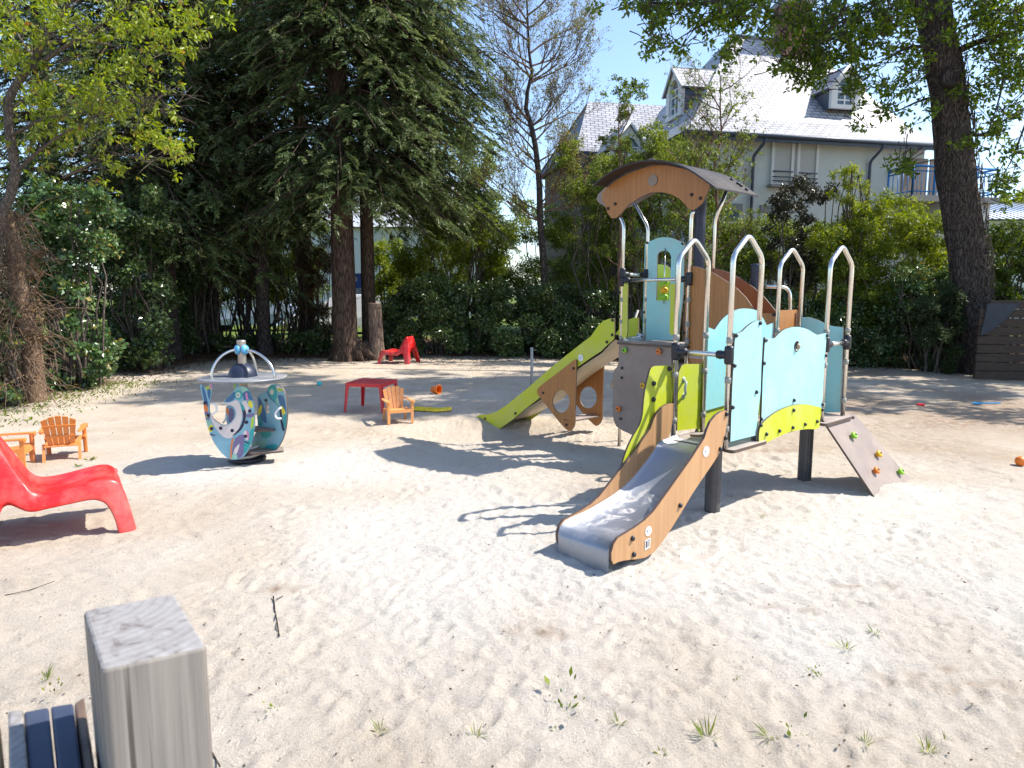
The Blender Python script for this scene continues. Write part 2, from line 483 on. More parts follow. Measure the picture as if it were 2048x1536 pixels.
# dark-side blue end panel (H-F)
lp = [ps(u, v, S3+.02) for u, v in z6([(742, 52), (800, 52), (862, 72), (910, 95), (960, 116), (1050, 127), (1040, 450), (1028, 747), (908, 750), (742, 760)])]
panel_s('end_panel', [lp], S3+.02, CY, label='blue end panel facing away from the sun')
# lime panel with grey handle (A-B)
lp = [pt(u, v, .022) for u, v in z4([(832, 396), (670, 396), (640, 412), (615, 470), (607, 640), (600, 1000), (820, 975)])]
p = panel_t('handle_panel', [lp], .022, LI, label='lime panel with a grey grab handle')
hp = [pt(u, v, .01) for u, v in z4([(672, 540), (648, 560), (633, 610), (640, 660), (670, 688)])]
mb = MB(); mb.tube(fillet([W(hp[0][0], .014, hp[0][1])]+[W(s, -.03, z) for s, z in hp[1:-1]]+[W(hp[-1][0], .014, hp[-1][1])], .03, 4), .009, 10)
mb.lathe(W(hp[0][0], .016, hp[0][1]), -QX, [(0.0, .008), (.02, .006), (.022, 0)], 14); mb.lathe(W(hp[-1][0], .016, hp[-1][1]), -QX, [(0.0, .008), (.02, .006), (.022, 0)], 14)
part(mb, 'handle', M['greyhandle'], p)
# brown panels flanking the passage
lp = [ps(u, v, TS0+.02) for u, v in z2([(255, 350), (300, 344), (350, 350), (430, 375), (520, 415), (640, 490), (740, 560), (830, 650), (890, 740), (922, 796), (940, 800), (1110, 800), (1105, 1100), (700, 1200), (400, 1285), (250, 1270), (240, 1000), (250, 600)])]
p = panel_s('side_wing', [lp], TS0+.02, WD)
bolts_s(z2([(275, 365), (257, 535), (230, 988), (1095, 812)]), TS0+.02, p)
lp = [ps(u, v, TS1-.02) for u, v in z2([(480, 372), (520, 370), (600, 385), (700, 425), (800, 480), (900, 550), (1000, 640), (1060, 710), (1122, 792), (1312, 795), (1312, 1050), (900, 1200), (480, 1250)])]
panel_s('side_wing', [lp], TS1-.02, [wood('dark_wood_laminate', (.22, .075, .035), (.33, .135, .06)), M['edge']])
lp = [(S2+.02, 1.43), (S3-.02, 1.43), (S3-.02, .62), (S2+.02, .62)]
panel_t('end_wing', [lp], .02, WD)
# wave panel in lime next to the wooden slide
lp = [pt(u, v, .03) for u, v in z4([(552, 412), (440, 413)])]+smooth_loop([pt(u, v, .03) for u, v in z4([(400, 415), (365, 432), (342, 500), (318, 600), (300, 720), (288, 860), (262, 950), (205, 1045), (150, 1160), (105, 1300), (92, 1400)])], 2, False)+[pt(u, v, .03) for u, v in z4([(180, 1420), (300, 1200), (440, 1000), (552, 850)])]
p = panel_t('lime_wing', [lp], .03, LI, label='lime wing panel left of the wooden slide')
bolts_t(z4([(531, 440), (390, 573), (388, 718)]), .03, p, sc=1.25)

# ---- wooden slide -----------------------------------------------------------
sl = [(1690, 6), (1660, 4), (1625, 18), (1580, 50), (1530, 112), (1500, 180), (1472, 270), (1420, 350), (1350, 460), (1250, 600), (1150, 740), (1050, 880), (980, 975), (900, 1055), (800, 1128), (700, 1188), (640, 1225), (600, 1285), (577, 1370), (580, 1440), (597, 1478), (650, 1452), (700, 1440), (800, 1430), (900, 1415), (985, 1365), (1060, 1270), (1150, 1140), (1250, 980), (1350, 810), (1450, 660), (1560, 500), (1610, 420), (1640, 360), (1660, 290), (1675, 200), (1690, 100)]
tR = -w_-.004
slo = [pt(u, v, tR) for u, v in z5(sl)]
slide = MB(); bed = [(.02, ZD-.025), (-.06, ZD-.04)]+[pt(u, v, -.02) for u, v in z5([(1060, 345), (1010, 425), (950, 510), (860, 625), (790, 705), (640, 840), (450, 960), (330, 1025), (240, 1066), (175, 1098), (140, 1125)])]
lastb = bed[-1]
bed += [(lastb[0]-.035, lastb[1]-.03), (lastb[0]-.045, lastb[1]-.07), (lastb[0]-.042, .01)]
V = []; F = []; bed = smooth_loop(bed, 3, False)
ts = [-.012, -.03, -.2, -w_+.026, -w_+.008]
for (s, z) in bed:
    for i, t in enumerate(ts): V.append(W(s, t, z+(.03 if i in (0, 4) else 0)))
n = len(ts)
for i in range(len(bed)-1):
    for k in range(n-1): F.append((i*n+k, i*n+k+1, (i+1)*n+k+1, (i+1)*n+k))
slide.add(V, F, 0, True)
m, nt, b = new_mat('sanded_slide_steel')
co = coords(nt, (7, 7, 7)); nz = nd(nt, "ShaderNodeTexNoise", Scale=1.0, Detail=9.0, Roughness=.72, Distortion=1.2); nt.links.new(co, nz.inputs['Vector'])
tc2 = coords(nt); sp = nt.nodes.new("ShaderNodeSeparateXYZ"); nt.links.new(tc2, sp.inputs[0])
hz = ramp(nt, sp.outputs['Z'], [(.19, (.15, .15, .15)), (.21, (.9, .9, .9)), (.30, (.6, .6, .6)), (.36, (0, 0, 0))])
sb = nd(nt, "ShaderNodeMath", operation='MULTIPLY'); nt.links.new(ramp(nt, nz.outputs['Fac'], [(.50, (0, 0, 0)), (.62, (1, 1, 1))]), sb.inputs[0]); nt.links.new(hz, sb.inputs[1])
mx = nt.nodes.new("ShaderNodeMixRGB"); mx.inputs[1].default_value = (.31, .33, .37, 1); mx.inputs[2].default_value = (.58, .53, .47, 1)
nt.links.new(sb.outputs[0], mx.inputs[0]); nt.links.new(mx.outputs[0], b.inputs['Base Color'])
mt_ = nd(nt, "ShaderNodeMath", operation='SUBTRACT'); mt_.inputs[0].default_value = 1; nt.links.new(sb.outputs[0], mt_.inputs[1]); mt2 = nd(nt, 'ShaderNodeMath', operation='MULTIPLY'); mt2.inputs[1].default_value = .75; nt.links.new(mt_.outputs[0], mt2.inputs[0]); nt.links.new(mt2.outputs[0], b.inputs['Metallic'])
nt.links.new(ramp(nt, sb.outputs[0], [(0, (.46,)*3), (1, (.85,)*3)]), b.inputs['Roughness']); bump(nt, b, sb.outputs[0], .4, .004)
fs = part(slide, 'slide', m); fs['label'] = 'steel slide chute with wooden sides and dusted sand'
for t in (tR, .002):
    mb = MB(); mb.prism([slo], W(0, t, 0), LX, ZX, .018); o = part(mb, 'slide_side', WL, fs)
    if t == tR:
        for (u, v) in z5([(1690, 38), (1680, 268), (1245, 915), (788, 1232), (800, 1385), (1630, 375)]):
            s, z = pt(u, v, tR-.009); bo = bolt(W(s, tR-.009, z), -QX, fs, 1.1)
def disc_on_t(name, u, v, t, r, mats, parent, marks=()):
    s, z = pt(u, v, t); mb = MB(); mb.prism([circle(s, z, r, n=28)], W(0, t, 0), LX, ZX, .002, 0, 0)
    for (ds, dz, w, h) in marks:
        mb.prism([[(s+ds-w/2, z+dz-h/2), (s+ds+w/2, z+dz-h/2), (s+ds+w/2*.4, z+dz+h/2)]], W(0, t-.002, 0), LX, ZX, .001, 1, 1)
    return part(mb, name, mats, parent)
MK = ((-.013, .004, .014, .014), (.010, .010, .010, .004), (.010, .002, .008, .006), (0, -.012, .016, .003))
disc_on_t('warning_sticker', *z5([(1500, 398)])[0], tR-.011, .034, [M['white'], M['ink']], fs, MK)
disc_on_t('warning_sticker', *z5([(945, 1163)])[0], tR-.011, .029, [M['white'], M['ink']], fs, MK)
s, z = pt(*z5([(938, 1285)])[0], tR-.011); mb = MB()
mb.prism([[(s-.027, z-.032), (s+.024, z-.026), (s+.026, z+.030), (s-.025, z+.024)]], W(0, tR-.011, 0), LX, ZX, .002, 0, 0)
mb.prism([[(s-.020, z-.022), (s-.008, z-.021), (s-.008, z+.018), (s-.020, z+.017)]], W(0, tR-.0125, 0), LX, ZX, .001, 1, 1)
mb.prism([[(s-.020, z+.020), (s+.020, z+.024), (s+.020, z+.017), (s-.020, z+.0185)]], W(0, tR-.0128, 0), LX, ZX, .001, 1, 1)
mb.prism([[(s-.004, z-.020), (s+.019, z-.018), (s+.019, z+.013), (s-.004, z+.013)]], W(0, tR-.0125, 0), LX, ZX, .001, 2, 2)
part(mb, 'rating_plate', [M['white'], M['ink'], M['ring']], fs)

# ---- lime slide from the tower ---------------------------------------------
lo = [(1562, 88), (1500, 95), (1440, 120), (1392, 160), (1352, 220), (1310, 280), (1200, 365), (1050, 482), (850, 642), (650, 822), (500, 940), (400, 1025), (300, 1090), (200, 1125), (100, 1130), (62, 1160), (50, 1205), (62, 1255), (150, 1290), (260, 1300), (350, 1262), (450, 1192), (600, 1065), (740, 960), (900, 822), (1100, 662), (1300, 520), (1420, 442), (1490, 372), (1540, 330), (1562, 305)]
lsp = [ps(u, v, TS0) for u, v in z3(lo)]
mb = MB(); bd2 = [(TT1, TZ-.01)]
low = [ps(u, v, TS0) for u, v in z3([(1560, 330), (1420, 470), (1300, 550), (1100, 690), (900, 850), (740, 985), (600, 1070), (450, 1150), (330, 1195), (200, 1220), (110, 1235)])]
bd2 += [(t, z+.035) for t, z in low]+[(low[-1][0]+.03, low[-1][1]-.06)]
bd2 = smooth_loop(bd2, 3, False); V = []; F = []
for (t, z) in bd2:
    for i, s in enumerate((TS0+.008, TS0+.03, TS1-.03, TS1-.008)): V.append(W(s, t, z+(.03 if i in (0, 3) else 0)))
for i in range(len(bd2)-1):
    for k in range(3): F.append((i*4+k, i*4+k+1, (i+1)*4+k+1, (i+1)*4+k))
    F.append((i*4+0, (i+1)*4+0, (i+1)*4+3, i*4+3)) if False else None
F = [f for f in F if f]
mb.add(V, F, 0, True)
V2 = [Vector(p)-ZX*.055 for p in V]; mb.add(V2, [f[::-1] for f in F], 1, True)
ls = part(mb, 'lime_slide', [M['steel_sheet'], plastic('slide_underside', (.42, .36, .26), .4, .1, .1)]); ls['label'] = 'long slide with lime green sides leaving the tower'
for s in (TS0, TS1):
    mb = MB(); mb.prism([lsp], W(s, 0, 0), QX, ZX, .016); part(mb, 'slide_side', LI, ls)
for u, v in z3([(1540, 108), (1535, 268), (1478, 346), (492, 1114), (164, 1170), (176, 1256), (100, 1252)]):
    t, z = ps(u, v, TS0-.008); bolt(W(TS0-.008, t, z), -LX, ls, 1.1)
t, z = ps(*z3([(1193, 515)])[0], TS0-.01); mb = MB(); mb.prism([circle(t, z, .036)], W(TS0-.011, 0, 0), QX, ZX, .002, 0, 0)
for dt, dz, w, h in MK: mb.prism([[(t-dt-w/2, z+dz-h/2), (t-dt+w/2, z+dz-h/2), (t-dt, z+dz+h/2)]], W(TS0-.013, 0, 0), QX, ZX, .001, 1, 1)
part(mb, 'warning_sticker', [M['white'], M['ink']], ls)
# play counter under it: two rounded triangles and a shelf
tri = round_poly([ps(u, v, TS0-.03) for u, v in z3([(1150, 525), (1137, 1310), (1010, 1270), (725, 890)])], [.04, .06, .14, .06], 6)
tri = round_poly([ps(u, v, TS0-.03) for u, v in z3([(1152, 520), (1134, 1250), (1075, 1320), (980, 1225), (722, 895), (735, 840)])], [.05, .05, .05, .12, .05, .03], 5)
hc = [ps(u, v, TS0-.03) for u, v in z3([(985+92*math.cos(a/28*2*math.pi), 985+122*math.sin(a/28*2*math.pi)) for a in range(28)])]
for s in (TS0-.03, TS1+.03):
    p = panel_s('counter_side', [tri, hc], s, WD)
    if s < TS0: bolts_s(z3([(1117, 630), (790, 892), (1042, 1238)]), s, p)
t0, z0 = ps(*z3([(1045, 1185)])[0], TS0-.03)
mb = MB(); mb.prism([round_poly([(TS0-.01, t0-.10), (TS1+.01, t0-.10), (TS1+.01, t0+.10), (TS0-.01, t0+.10)], .02)], W(0, 0, z0), LX, QX, .014)
part(mb, 'counter_shelf', [M['floor_tan'], M['edge']])
mb = MB(); mb.prism([[(t0-.035, z0-.006), (t0+.045, z0-.002), (t0+.045, z0+.006), (t0-.035, z0+.003)]], W(TS0-.038, 0, 0), QX, ZX, .002, 0, 0); part(mb, 'shelf_tenon', M['edge'])
# climbing wall below the tower
sc_ = TS0-.02
lp = [ps(u, v, sc_) for u, v in z4([(85, 186), (560, 205), (560, 900), (400, 1075), (210, 1040), (120, 1000)])]+[ps(u, v, sc_) for u, v in z4([(60, 960), (35, 900), (28, 820), (30, 560), (34, 470), (50, 440), (82, 415)])]
p = panel_s('climbing_wall', [lp], sc_, TA, label='taupe climbing wall below the roofed tower')
bolts_s(z4([(110, 434), (108, 521), (98, 892)]), sc_, p)
def hold(pos, n, mat, parent, r=.028):
    mb = MB(); mb.lathe(pos, n, [(r*.55, 0), (r*.6, .008), (r*1.0, .022), (r*1.02, .030), (r*.8, .038), (r*.3, .040), (r*.28, .036), (0, .036)], 18)
    o = part(mb, 'climbing_hold', [M[mat]], parent); bolt(Vector(pos)+Vector(n)*.036, n, parent, .7); return o
for (x, y, c) in ((145, 272, 'green'), (452, 283, 'orange'), (88, 800, 'orange'), (310, 590, 'yellow')):
    t, z = ps(*z4([(x, y)])[0], sc_-.007); hold(W(sc_-.007, t, z), -LX, c, p)
# climbing ramp to the low deck
r0 = W(S2-.01, -w_-.03, ZD-.045); r1 = gnd(1757, 1003, -.03); dwn = (r1-r0)
dwn = QX*dwn.dot(QX)+ZX*dwn.z; wid = .42; nrm = LX.cross(dwn).normalized()
if nrm.z < 0: nrm = -nrm
L_ = dwn.length; dn = dwn.normalized()
def onr(u, v): q = on_plane(u, v, r0, nrm)-r0; return (q.dot(LX), q.dot(dn))
mb = MB(); mb.prism([round_poly([onr(1643, 838), onr(1708, 829), onr(1845, 990), onr(1764, 1020)], .015)], r0, LX, dn, .016)
rp = part(mb, 'ramp', TA); rp['label'] = 'taupe climbing ramp on the right of the deck'
for (u, v, c) in ((1703, 873, 'green'), (1753, 910, 'yellow'), (1748, 943, 'orange'), (1797, 945, 'green')):
    q = on_plane(u, v, r0+nrm*.009, nrm); hold(q, nrm, c, rp, .03)
for (u, v) in ((1665, 846), (1705, 835)):
    bolt(on_plane(u, v, r0+nrm*.009, nrm), nrm, rp)
# tower facade: cyan panel with bead window, lime strips
sw = TS1-.005
arch = [ps(u, v, sw) for u, v in z1([(602, 1360), (612, 960)])]+smooth_loop([ps(u, v, sw) for u, v in z1([(612, 960), (630, 925), (675, 910), (718, 925), (737, 965)])], 3, False)+[ps(u, v, sw) for u, v in z1([(722, 1362)])]
out = smooth_loop([ps(u, v, sw) for u, v in z1([(500, 845), (530, 832), (570, 815), (620, 795), (680, 788), (740, 795), (790, 815), (830, 830), (855, 845)])], 3, False)+[ps(u, v, sw) for u, v in z1([(845, 1300), (800, 1720), (478, 1720), (488, 1300)])]
p = panel_s('bead_panel', [out, arch], sw, CY, label='blue tower panel with a slot of sliding beads')
bolts_s(z1([(520, 838), (838, 846), (492, 1466)]), sw, p)
ta, za = ps(*z1([(680, 890)])[0], sw-.02); tb_, zb = ps(*z1([(658, 1385)])[0], sw-.02)
mb = MB(); mb.tube([W(sw-.02, ta, za), W(sw-.02, ta, zb)], .006, 8); part(mb, 'bead_rod', M['steel'], p)
for (y, c) in ((1195, 'green'), (1265, 'yellow'), (1330, 'green')):
    _, zz = ps(665, 300+y/4.518, sw-.02)
    _, zz = ps(*z1([(662, y)])[0], sw-.02)
    mb = MB(); mb.lathe(W(sw-.02, ta, zz-.033), ZX, [(.012, 0), (.034, .012), (.043, .033), (.034, .054), (.012, .066)], 18); part(mb, 'bead', M[c], p)
lp = [ps(u, v, TS0-.005) for u, v in z1([(275, 1200), (345, 1190), (343, 1640), (335, 1690), (265, 1700)])]
p = panel_s('lime_strip', [lp], TS0-.005, LI); bolts_s(z1([(325, 1195), (273, 1288), (265, 1508)]), TS0-.005, p)
lp = [ps(u, v, TS0-.005) for u, v in z2([(105, 515), (150, 515), (140, 1005), (115, 1012), (95, 985)])]
p = panel_s('lime_strip', [lp], TS0-.005, LI)
# lime panel glimpsed through the bead slot
lp = smooth_loop([ps(u, v, TS1+.12) for u, v in z1([(600, 1200), (605, 1050), (650, 1035), (700, 1050), (730, 1100), (738, 1300), (700, 1370), (600, 1370)])], 3)
panel_s('spinner_disc', [lp], TS1+.12, LI)
# tower roof
ro = [(150, 345), (250, 270), (350, 215), (480, 165), (600, 140), (700, 140), (850, 170), (1000, 225), (1052, 258), (1068, 290), (1092, 325), (1060, 400), (1020, 480), (962, 530), (920, 545), (890, 530), (860, 490), (810, 440), (740, 402), (650, 380), (550, 385), (450, 430), (350, 500), (280, 580), (240, 615), (200, 618), (165, 575), (145, 520), (110, 430), (118, 385)]
sf = TS0-.03
rf = [ps(u, v, sf) for u, v in z1(ro)]
hc = [ps(u, v, sf) for u, v in z1([(575, 275)])][0]
roof = MB()
# circle through three facade top points
def circ3(a, b, c):
    ax, ay = a; bx, by = b; cx, cy = c
    d = 2*(ax*(by-cy)+bx*(cy-ay)+cx*(ay-by))
    ux = ((ax*ax+ay*ay)*(by-cy)+(bx*bx+by*by)*(cy-ay)+(cx*cx+cy*cy)*(ay-by))/d
    uy = ((ax*ax+ay*ay)*(cx-bx)+(bx*bx+by*by)*(ax-cx)+(cx*cx+cy*cy)*(bx-ax))/d
    return ux, uy, math.hypot(ax-ux, ay-uy)
q1, q2, q3 = [ps(u, v, sf) for u, v in z1([(150, 345), (600, 140), (1052, 258)])]
cu, cv, cr = circ3(q1, q2, q3)
a0 = math.atan2(q1[1]-cv, q1[0]-cu)+.0; a1 = math.atan2(q3[1]-cv, q3[0]-cu)+.20
V = []; F = []; N_ = 24
tip = ps(1517, 394, TS1+.12); qj = ps(*z1([(985, 218)])[0], sf-.10); ct_ = (CAM-ORG).dot(QX); sl_ = (tip[1]-CAM_H)/(tip[0]-ct_); aT = a0
while aT < math.radians(150):      # the arc runs on until it meets the flat right wing
    tt_, zz_ = cu+(cr+.012)*math.cos(aT), cv+(cr+.012)*math.sin(aT)
    if tt_ < qj[0]: break
    aT += .005
print('roof', math.degrees(a0), math.degrees(aT), sl_, tip)
def rprof(f, th):
    f *= 1.35
    a = min(a0+(aT-a0)*f, aT); t, z = cu+(cr+th)*math.cos(a), cv+(cr+th)*math.sin(a)
    if f > 1:
        g_ = (f-1)/.35; t, z = t+(tip[0]-t)*g_, z+(tip[1]+(th-.012)-z)*g_
    return t, z
for i in range(N_+1):
    for (th, s) in ((.012, TS0-.21), (.012, TS1+.12), (.026, TS1+.12), (.026, TS0-.21)):
        V.append(W(s, *rprof(i/N_, th)))
for i in range(N_):
    for k in range(4): F.append((i*4+k, i*4+(k+1) % 4, (i+1)*4+(k+1) % 4, (i+1)*4+k))
F += [(0, 1, 2, 3), (N_*4+3, N_*4+2, N_*4+1, N_*4)]
roof.add(V, F, 0, False)
rfo = part(roof, 'roof', plastic('dark_brown_roof_sheet', (.020, .014, .015), .45, .1, .03))
rf2 = [ps(u, v, TS1) for u, v in z1([(60, 445), (78, 400), (130, 350), (250, 262), (400, 190), (600, 142), (800, 160), (960, 215), (1020, 290), (1000, 400), (930, 490), (880, 480), (800, 420), (700, 388), (600, 385), (480, 452), (400, 500), (310, 535), (250, 560), (150, 520), (80, 475)])]
for k, s in enumerate((sf, TS1-.0)):
    mb = MB(); mb.prism([(rf, rf2)[k]], W(s, 0, 0), QX, ZX, .016); fa = part(mb, 'roof_facade', WD if k == 0 else TA, rfo)
    if k == 0:
        for u, v in z1([(230, 487), (165, 530), (920, 405), (1000, 437)]):
            t, z = ps(u, v, s-.008); bolt(W(s-.008, t, z), -LX, rfo, 1.1)
mb = MB(); mb.prism([circle(hc[0], hc[1], .052)], W(sf-.009, 0, 0), QX, ZX, .012); part(mb, 'facade_disc', TA, rfo)
# round tab standing up on the roof and little bolts along the right slope
mb = MB(); mb.prism([circle(cu-.0, cv+cr+.02, .055)], W(TS0-.02, 0, 0), QX, ZX, .012); part(mb, 'roof_tab', TA, rfo)
for f in (.74, .82, .86, .93):
    bolt(W(TS1-.0, *rprof(f, .026)), -QX*.29+ZX, rfo, 1.3)
# thin stay behind the tower slide
mb = MB(); mb.tube([at(1276, 620, 7.6), at(1238, 730, 7.6), at(1222, 775, 7.6)], .014, 8); part(mb, 'stay_bar', M['ring'])
# ------------------------------------------------------------------ ground
def vnoise(x, y, f, seed):
    r = np.random.default_rng(seed).random((257, 257)).astype(np.float32)
    X = x*f+seed*3.7; Y = y*f+seed*1.3
    xi = np.floor(X).astype(int); yi = np.floor(Y).astype(int); fx = X-xi; fy = Y-yi
    fx = fx*fx*(3-2*fx); fy = fy*fy*(3-2*fy); xi %= 256; yi %= 256
    return (r[xi, yi]*(1-fx)+r[xi+1, yi]*fx)*(1-fy)+(r[xi, yi+1]*(1-fx)+r[xi+1, yi+1]*fx)*fy
def axis(lo, hi, segs):
    out = []
    for a, b, st in segs: out += list(np.arange(a, b, st))
    return np.array(out+[segs[-1][1]])
gy = axis(0, 0, [(-40, -4, 4), (-4, .8, .3), (.8, 2.4, .02), (2.4, 4.5, .0155), (4.5, 7, .022), (7, 10, .035), (10, 14, .06), (14, 20, .15), (20, 40, 1.0), (40, 120, 8), (120, 900, 78)])
gx = axis(0, 0, [(-600, -100, 50), (-100, -20, 8), (-20, -9, .4), (-9, -3.5, .07), (-3.5, -1.6, .028), (-1.6, 2.6, .016), (2.6, 4.4, .024), (4.4, 10, .06), (10, 20, .4), (20, 100, 8), (100, 600, 50)])
GX, GY = np.meshgrid(gx, gy, indexing='ij')
near = 1/(1+np.exp((GY-17)*1.2))*1/(1+np.exp((np.abs(GX)-11)*1.2))
H = (vnoise(GX, GY, .35, 3)-.5)*.05+(vnoise(GX, GY, 1.3, 4)-.5)*.028+(vnoise(GX, GY, 4.1, 5)-.5)*.010
n1 = vnoise(GX, GY, 9, 6)
H += -(np.abs(n1-.5))*.005+(vnoise(GX, GY, 21, 8)-.5)*.008+(vnoise(GX, GY, 45, 9)-.5)*.008+(vnoise(GX, GY, 80, 10)-.5)*.005
fr = np.random.default_rng(11)
def dent(cx, cy, L, Wd, ang, dep):
    i0, i1 = np.searchsorted(gx, [cx-L*1.6, cx+L*1.6]); j0, j1 = np.searchsorted(gy, [cy-L*1.6, cy+L*1.6])
    if i1-i0 < 2 or j1-j0 < 2: return
    x = GX[i0:i1, j0:j1]-cx; y = GY[i0:i1, j0:j1]-cy
    a = (x*math.cos(ang)+y*math.sin(ang))/L; b = (-x*math.sin(ang)+y*math.cos(ang))/Wd
    d = np.sqrt(a*a+b*b)
    H[i0:i1, j0:j1] += dep*(-np.exp(-(d/.75)**4)+.55*np.exp(-((d-1.15)/.22)**2))
for _ in range(1500):
    y = 1.2+fr.random()**1.3*12; x = (fr.random()-.5)*2*(.9*y+1)
    L = .09+.08*fr.random(); dent(x, y, L, L*(.35+.25*fr.random()), fr.random()*6.3, .003+.010*fr.random()**2)
for _ in range(11000):
    y = 1.0+fr.random()**1.5*8; x = (fr.random()-.5)*2*(.9*y+.6)
    L = .02+.05*fr.random(); dent(x, y, L, L*(.4+.5*fr.random()), fr.random()*6.3, .002+.008*fr.random()**2)
# raised lip of sand round the foot of the ramp and of the slides
for (cx, cy, r, hh) in ((3.05, 5.25, .22, .05), (.42, 3.85, .28, .02), (1.75, 4.2, .28, .035)):
    H += hh*np.exp(-((GX-cx)**2+(GY-cy)**2)/r**2)
H += -.15*np.exp(-(((GX+.35)/.85)**2+((GY-7.75)/.55)**2)**2)
H += -.035*np.exp(-((GX-.12)**2/.09+(GY-3.42)**2/.06))+.02*np.exp(-((GX+.15)**2/.05+(GY-3.15)**2/.05))
for (cx, cy, L, Wd, an_) in ((-.9, 4.6, .5, .03, .5), (1.9, 3.3, .6, .035, .2), (.3, 2.4, .4, .03, 2.6), (2.6, 3.9, .5, .04, .3), (-1.6, 3.4, .4, .025, 1.2), (-1.2, 6.2, .6, .04, .1)): dent(cx, cy, L, Wd, an_, .012)
# sandbox edge rises under the hedges
H = H*near
H += np.clip((GY-16.5)/3, 0, 1)*.18+np.clip((-7.2-GX)/2.5, 0, 1)*np.clip(1-np.abs(GY-11)/9, 0, 1)*.22
H = H-np.clip((GY-60)/200, 0, 1)*.5
def ground_z(x, y):
    i = int(np.clip(np.searchsorted(gx, x), 0, len(gx)-1)); j = int(np.clip(np.searchsorted(gy, y), 0, len(gy)-1)); return float(H[i, j])
nx, ny = len(gx), len(gy)
co_ = np.stack([GX, GY, H], -1).reshape(-1, 3)
idx = np.arange(nx*ny).reshape(nx, ny)
quads = np.stack([idx[:-1, :-1], idx[1:, :-1], idx[1:, 1:], idx[:-1, 1:]], -1).reshape(-1, 4)
def np_mesh(name, co, faces, mat, attrs=None, smooth=False, parent=None):
    me = bpy.data.meshes.new(name); k = faces.shape[1]
    me.vertices.add(len(co)); me.vertices.foreach_set('co', np.asarray(co, np.float32).ravel())
    me.loops.add(faces.size); me.loops.foreach_set('vertex_index', faces.astype(np.int32).ravel())
    me.polygons.add(len(faces)); me.polygons.foreach_set('loop_start', np.arange(0, faces.size, k, dtype=np.int32))
    me.polygons.foreach_set('loop_total', np.full(len(faces), k, np.int32))
    me.polygons.foreach_set('use_smooth', np.full(len(faces), smooth, bool))
    for an, av in (attrs or {}).items():
        a = me.attributes.new(an, 'FLOAT', 'POINT'); a.data.foreach_set('value', np.asarray(av, np.float32).ravel())
    me.materials.append(mat); me.update(calc_edges=True); me.validate()
    o = bpy.data.objects.new(name, me); C.objects.link(o)
    if parent is not None: o.parent = parent
    return o
sm = lambda v, a, b: (lambda t: t*t*(3-2*t))(np.clip((v-a)/(b-a), 0, 1))
wob = (vnoise(GX, GY, .9, 21)-.5)*1.4+(vnoise(GX, GY, 3, 22)-.5)*.6
edge = np.interp(GX, [-30, -8, 0, 7.6, 10, 30], [16, 16.2, 16.9, 15.0, 13.2, 10])
lit = np.maximum(sm(GY-edge+wob*.6, -.5, .5), sm(-GX-7.3+wob*.7, -.5, .5))
weed = sm(-GX-6.3+wob*1.2, -.6, .8)*sm(12.5-GY, -1, 1)*(1-sm(-GX-8.5, 0, 1))
grass = sm(GY+wob, 21, 23)
pale = np.exp(-(((GX-1.3)/3.2)**2+((GY-4.2)/1.9)**2))+.8*np.exp(-(((GX+2.3)/1.3)**2+((GY-6.1)/.7)**2))+.5*np.exp(-(((GX-4.6)/1.8)**2+((GY-12.2)/.5)**2))
pale = np.clip(pale*1.25+(vnoise(GX, GY, 1.7, 31)-.5)*.7, 0, 1)
brown = np.exp(-(((GX-6.2)/2.6)**2+((GY-9.0)/2.0)**2))*1.1+.75*sm(GY-12.6, -1, 1)*sm(GX, 3, 6)+.45*np.exp(-(((GX-.7)/.9)**2+((GY-5.1)/.5)**2))
for (u, v, rx, ry) in ((1090, 1270, .13, .07), (1225, 1340, .12, .05), (1560, 1225, .30, .07), (1720, 1175, .25, .06), (1570, 905, .22, .06), (1480, 1000, .16, .07), (1840, 850, .7, .25), (560, 1180, .1, .05), (1900, 1360, .35, .14)):
    q_ = gnd(u, v); brown = brown+.9*np.exp(-(((GX-q_.x)/rx)**2+((GY-q_.y)/ry)**2))*np.clip(1.6*vnoise(GX, GY, 18, 41)-.3, 0, 1)
brown = np.clip(brown+(vnoise(GX, GY, 1.1, 33)-.55)*.9*(brown > .05), 0, 1)
m, nt, b = new_mat('dry_sand')
def attr(nt, n):
    a = nt.nodes.new("ShaderNodeAttribute"); a.attribute_name = n; return a.outputs['Fac']
def mixc(nt, f, a, b_):
    x = nt.nodes.new("ShaderNodeMixRGB")
    for i, k in ((0, f), (1, a), (2, b_)):
        if isinstance(k, (tuple, list)): x.inputs[i].default_value = (*k, 1)
        elif isinstance(k, (int, float)): x.inputs[i].default_value = k
        else: nt.links.new(k, x.inputs[i])
    return x.outputs[0]
co = coords(nt)
nA = nd(nt, "ShaderNodeTexNoise", Scale=2.1, Detail=8.0, Roughness=.65); nt.links.new(co, nA.inputs['Vector'])
nB = nd(nt, "ShaderNodeTexNoise", Scale=60.0, Detail=6.0, Roughness=.75); nt.links.new(co, nB.inputs['Vector'])
nC = nd(nt, "ShaderNodeTexNoise", Scale=230.0, Detail=3.0, Roughness=.8); nt.links.new(co, nC.inputs['Vector'])
nD = nd(nt, "ShaderNodeTexNoise", Scale=11.0, Detail=9.0, Roughness=.8, Distortion=.5); nt.links.new(co, nD.inputs['Vector'])
sand = ramp(nt, nA.outputs['Fac'], [(.3, (.48, .395, .30)), (.5, (.55, .465, .365)), (.7, (.60, .52, .42))])
sand = mixc(nt, attr(nt, 'pale'), sand, (.65, .605, .54))
bm0 = nd(nt, 'ShaderNodeMath', operation='MULTIPLY'); nt.links.new(attr(nt, 'brown'), bm0.inputs[0]); nt.links.new(ramp(nt, nD.outputs['Fac'], [(.40, (.30, .30, .30)), (.56, (1, 1, 1))]), bm0.inputs[1])
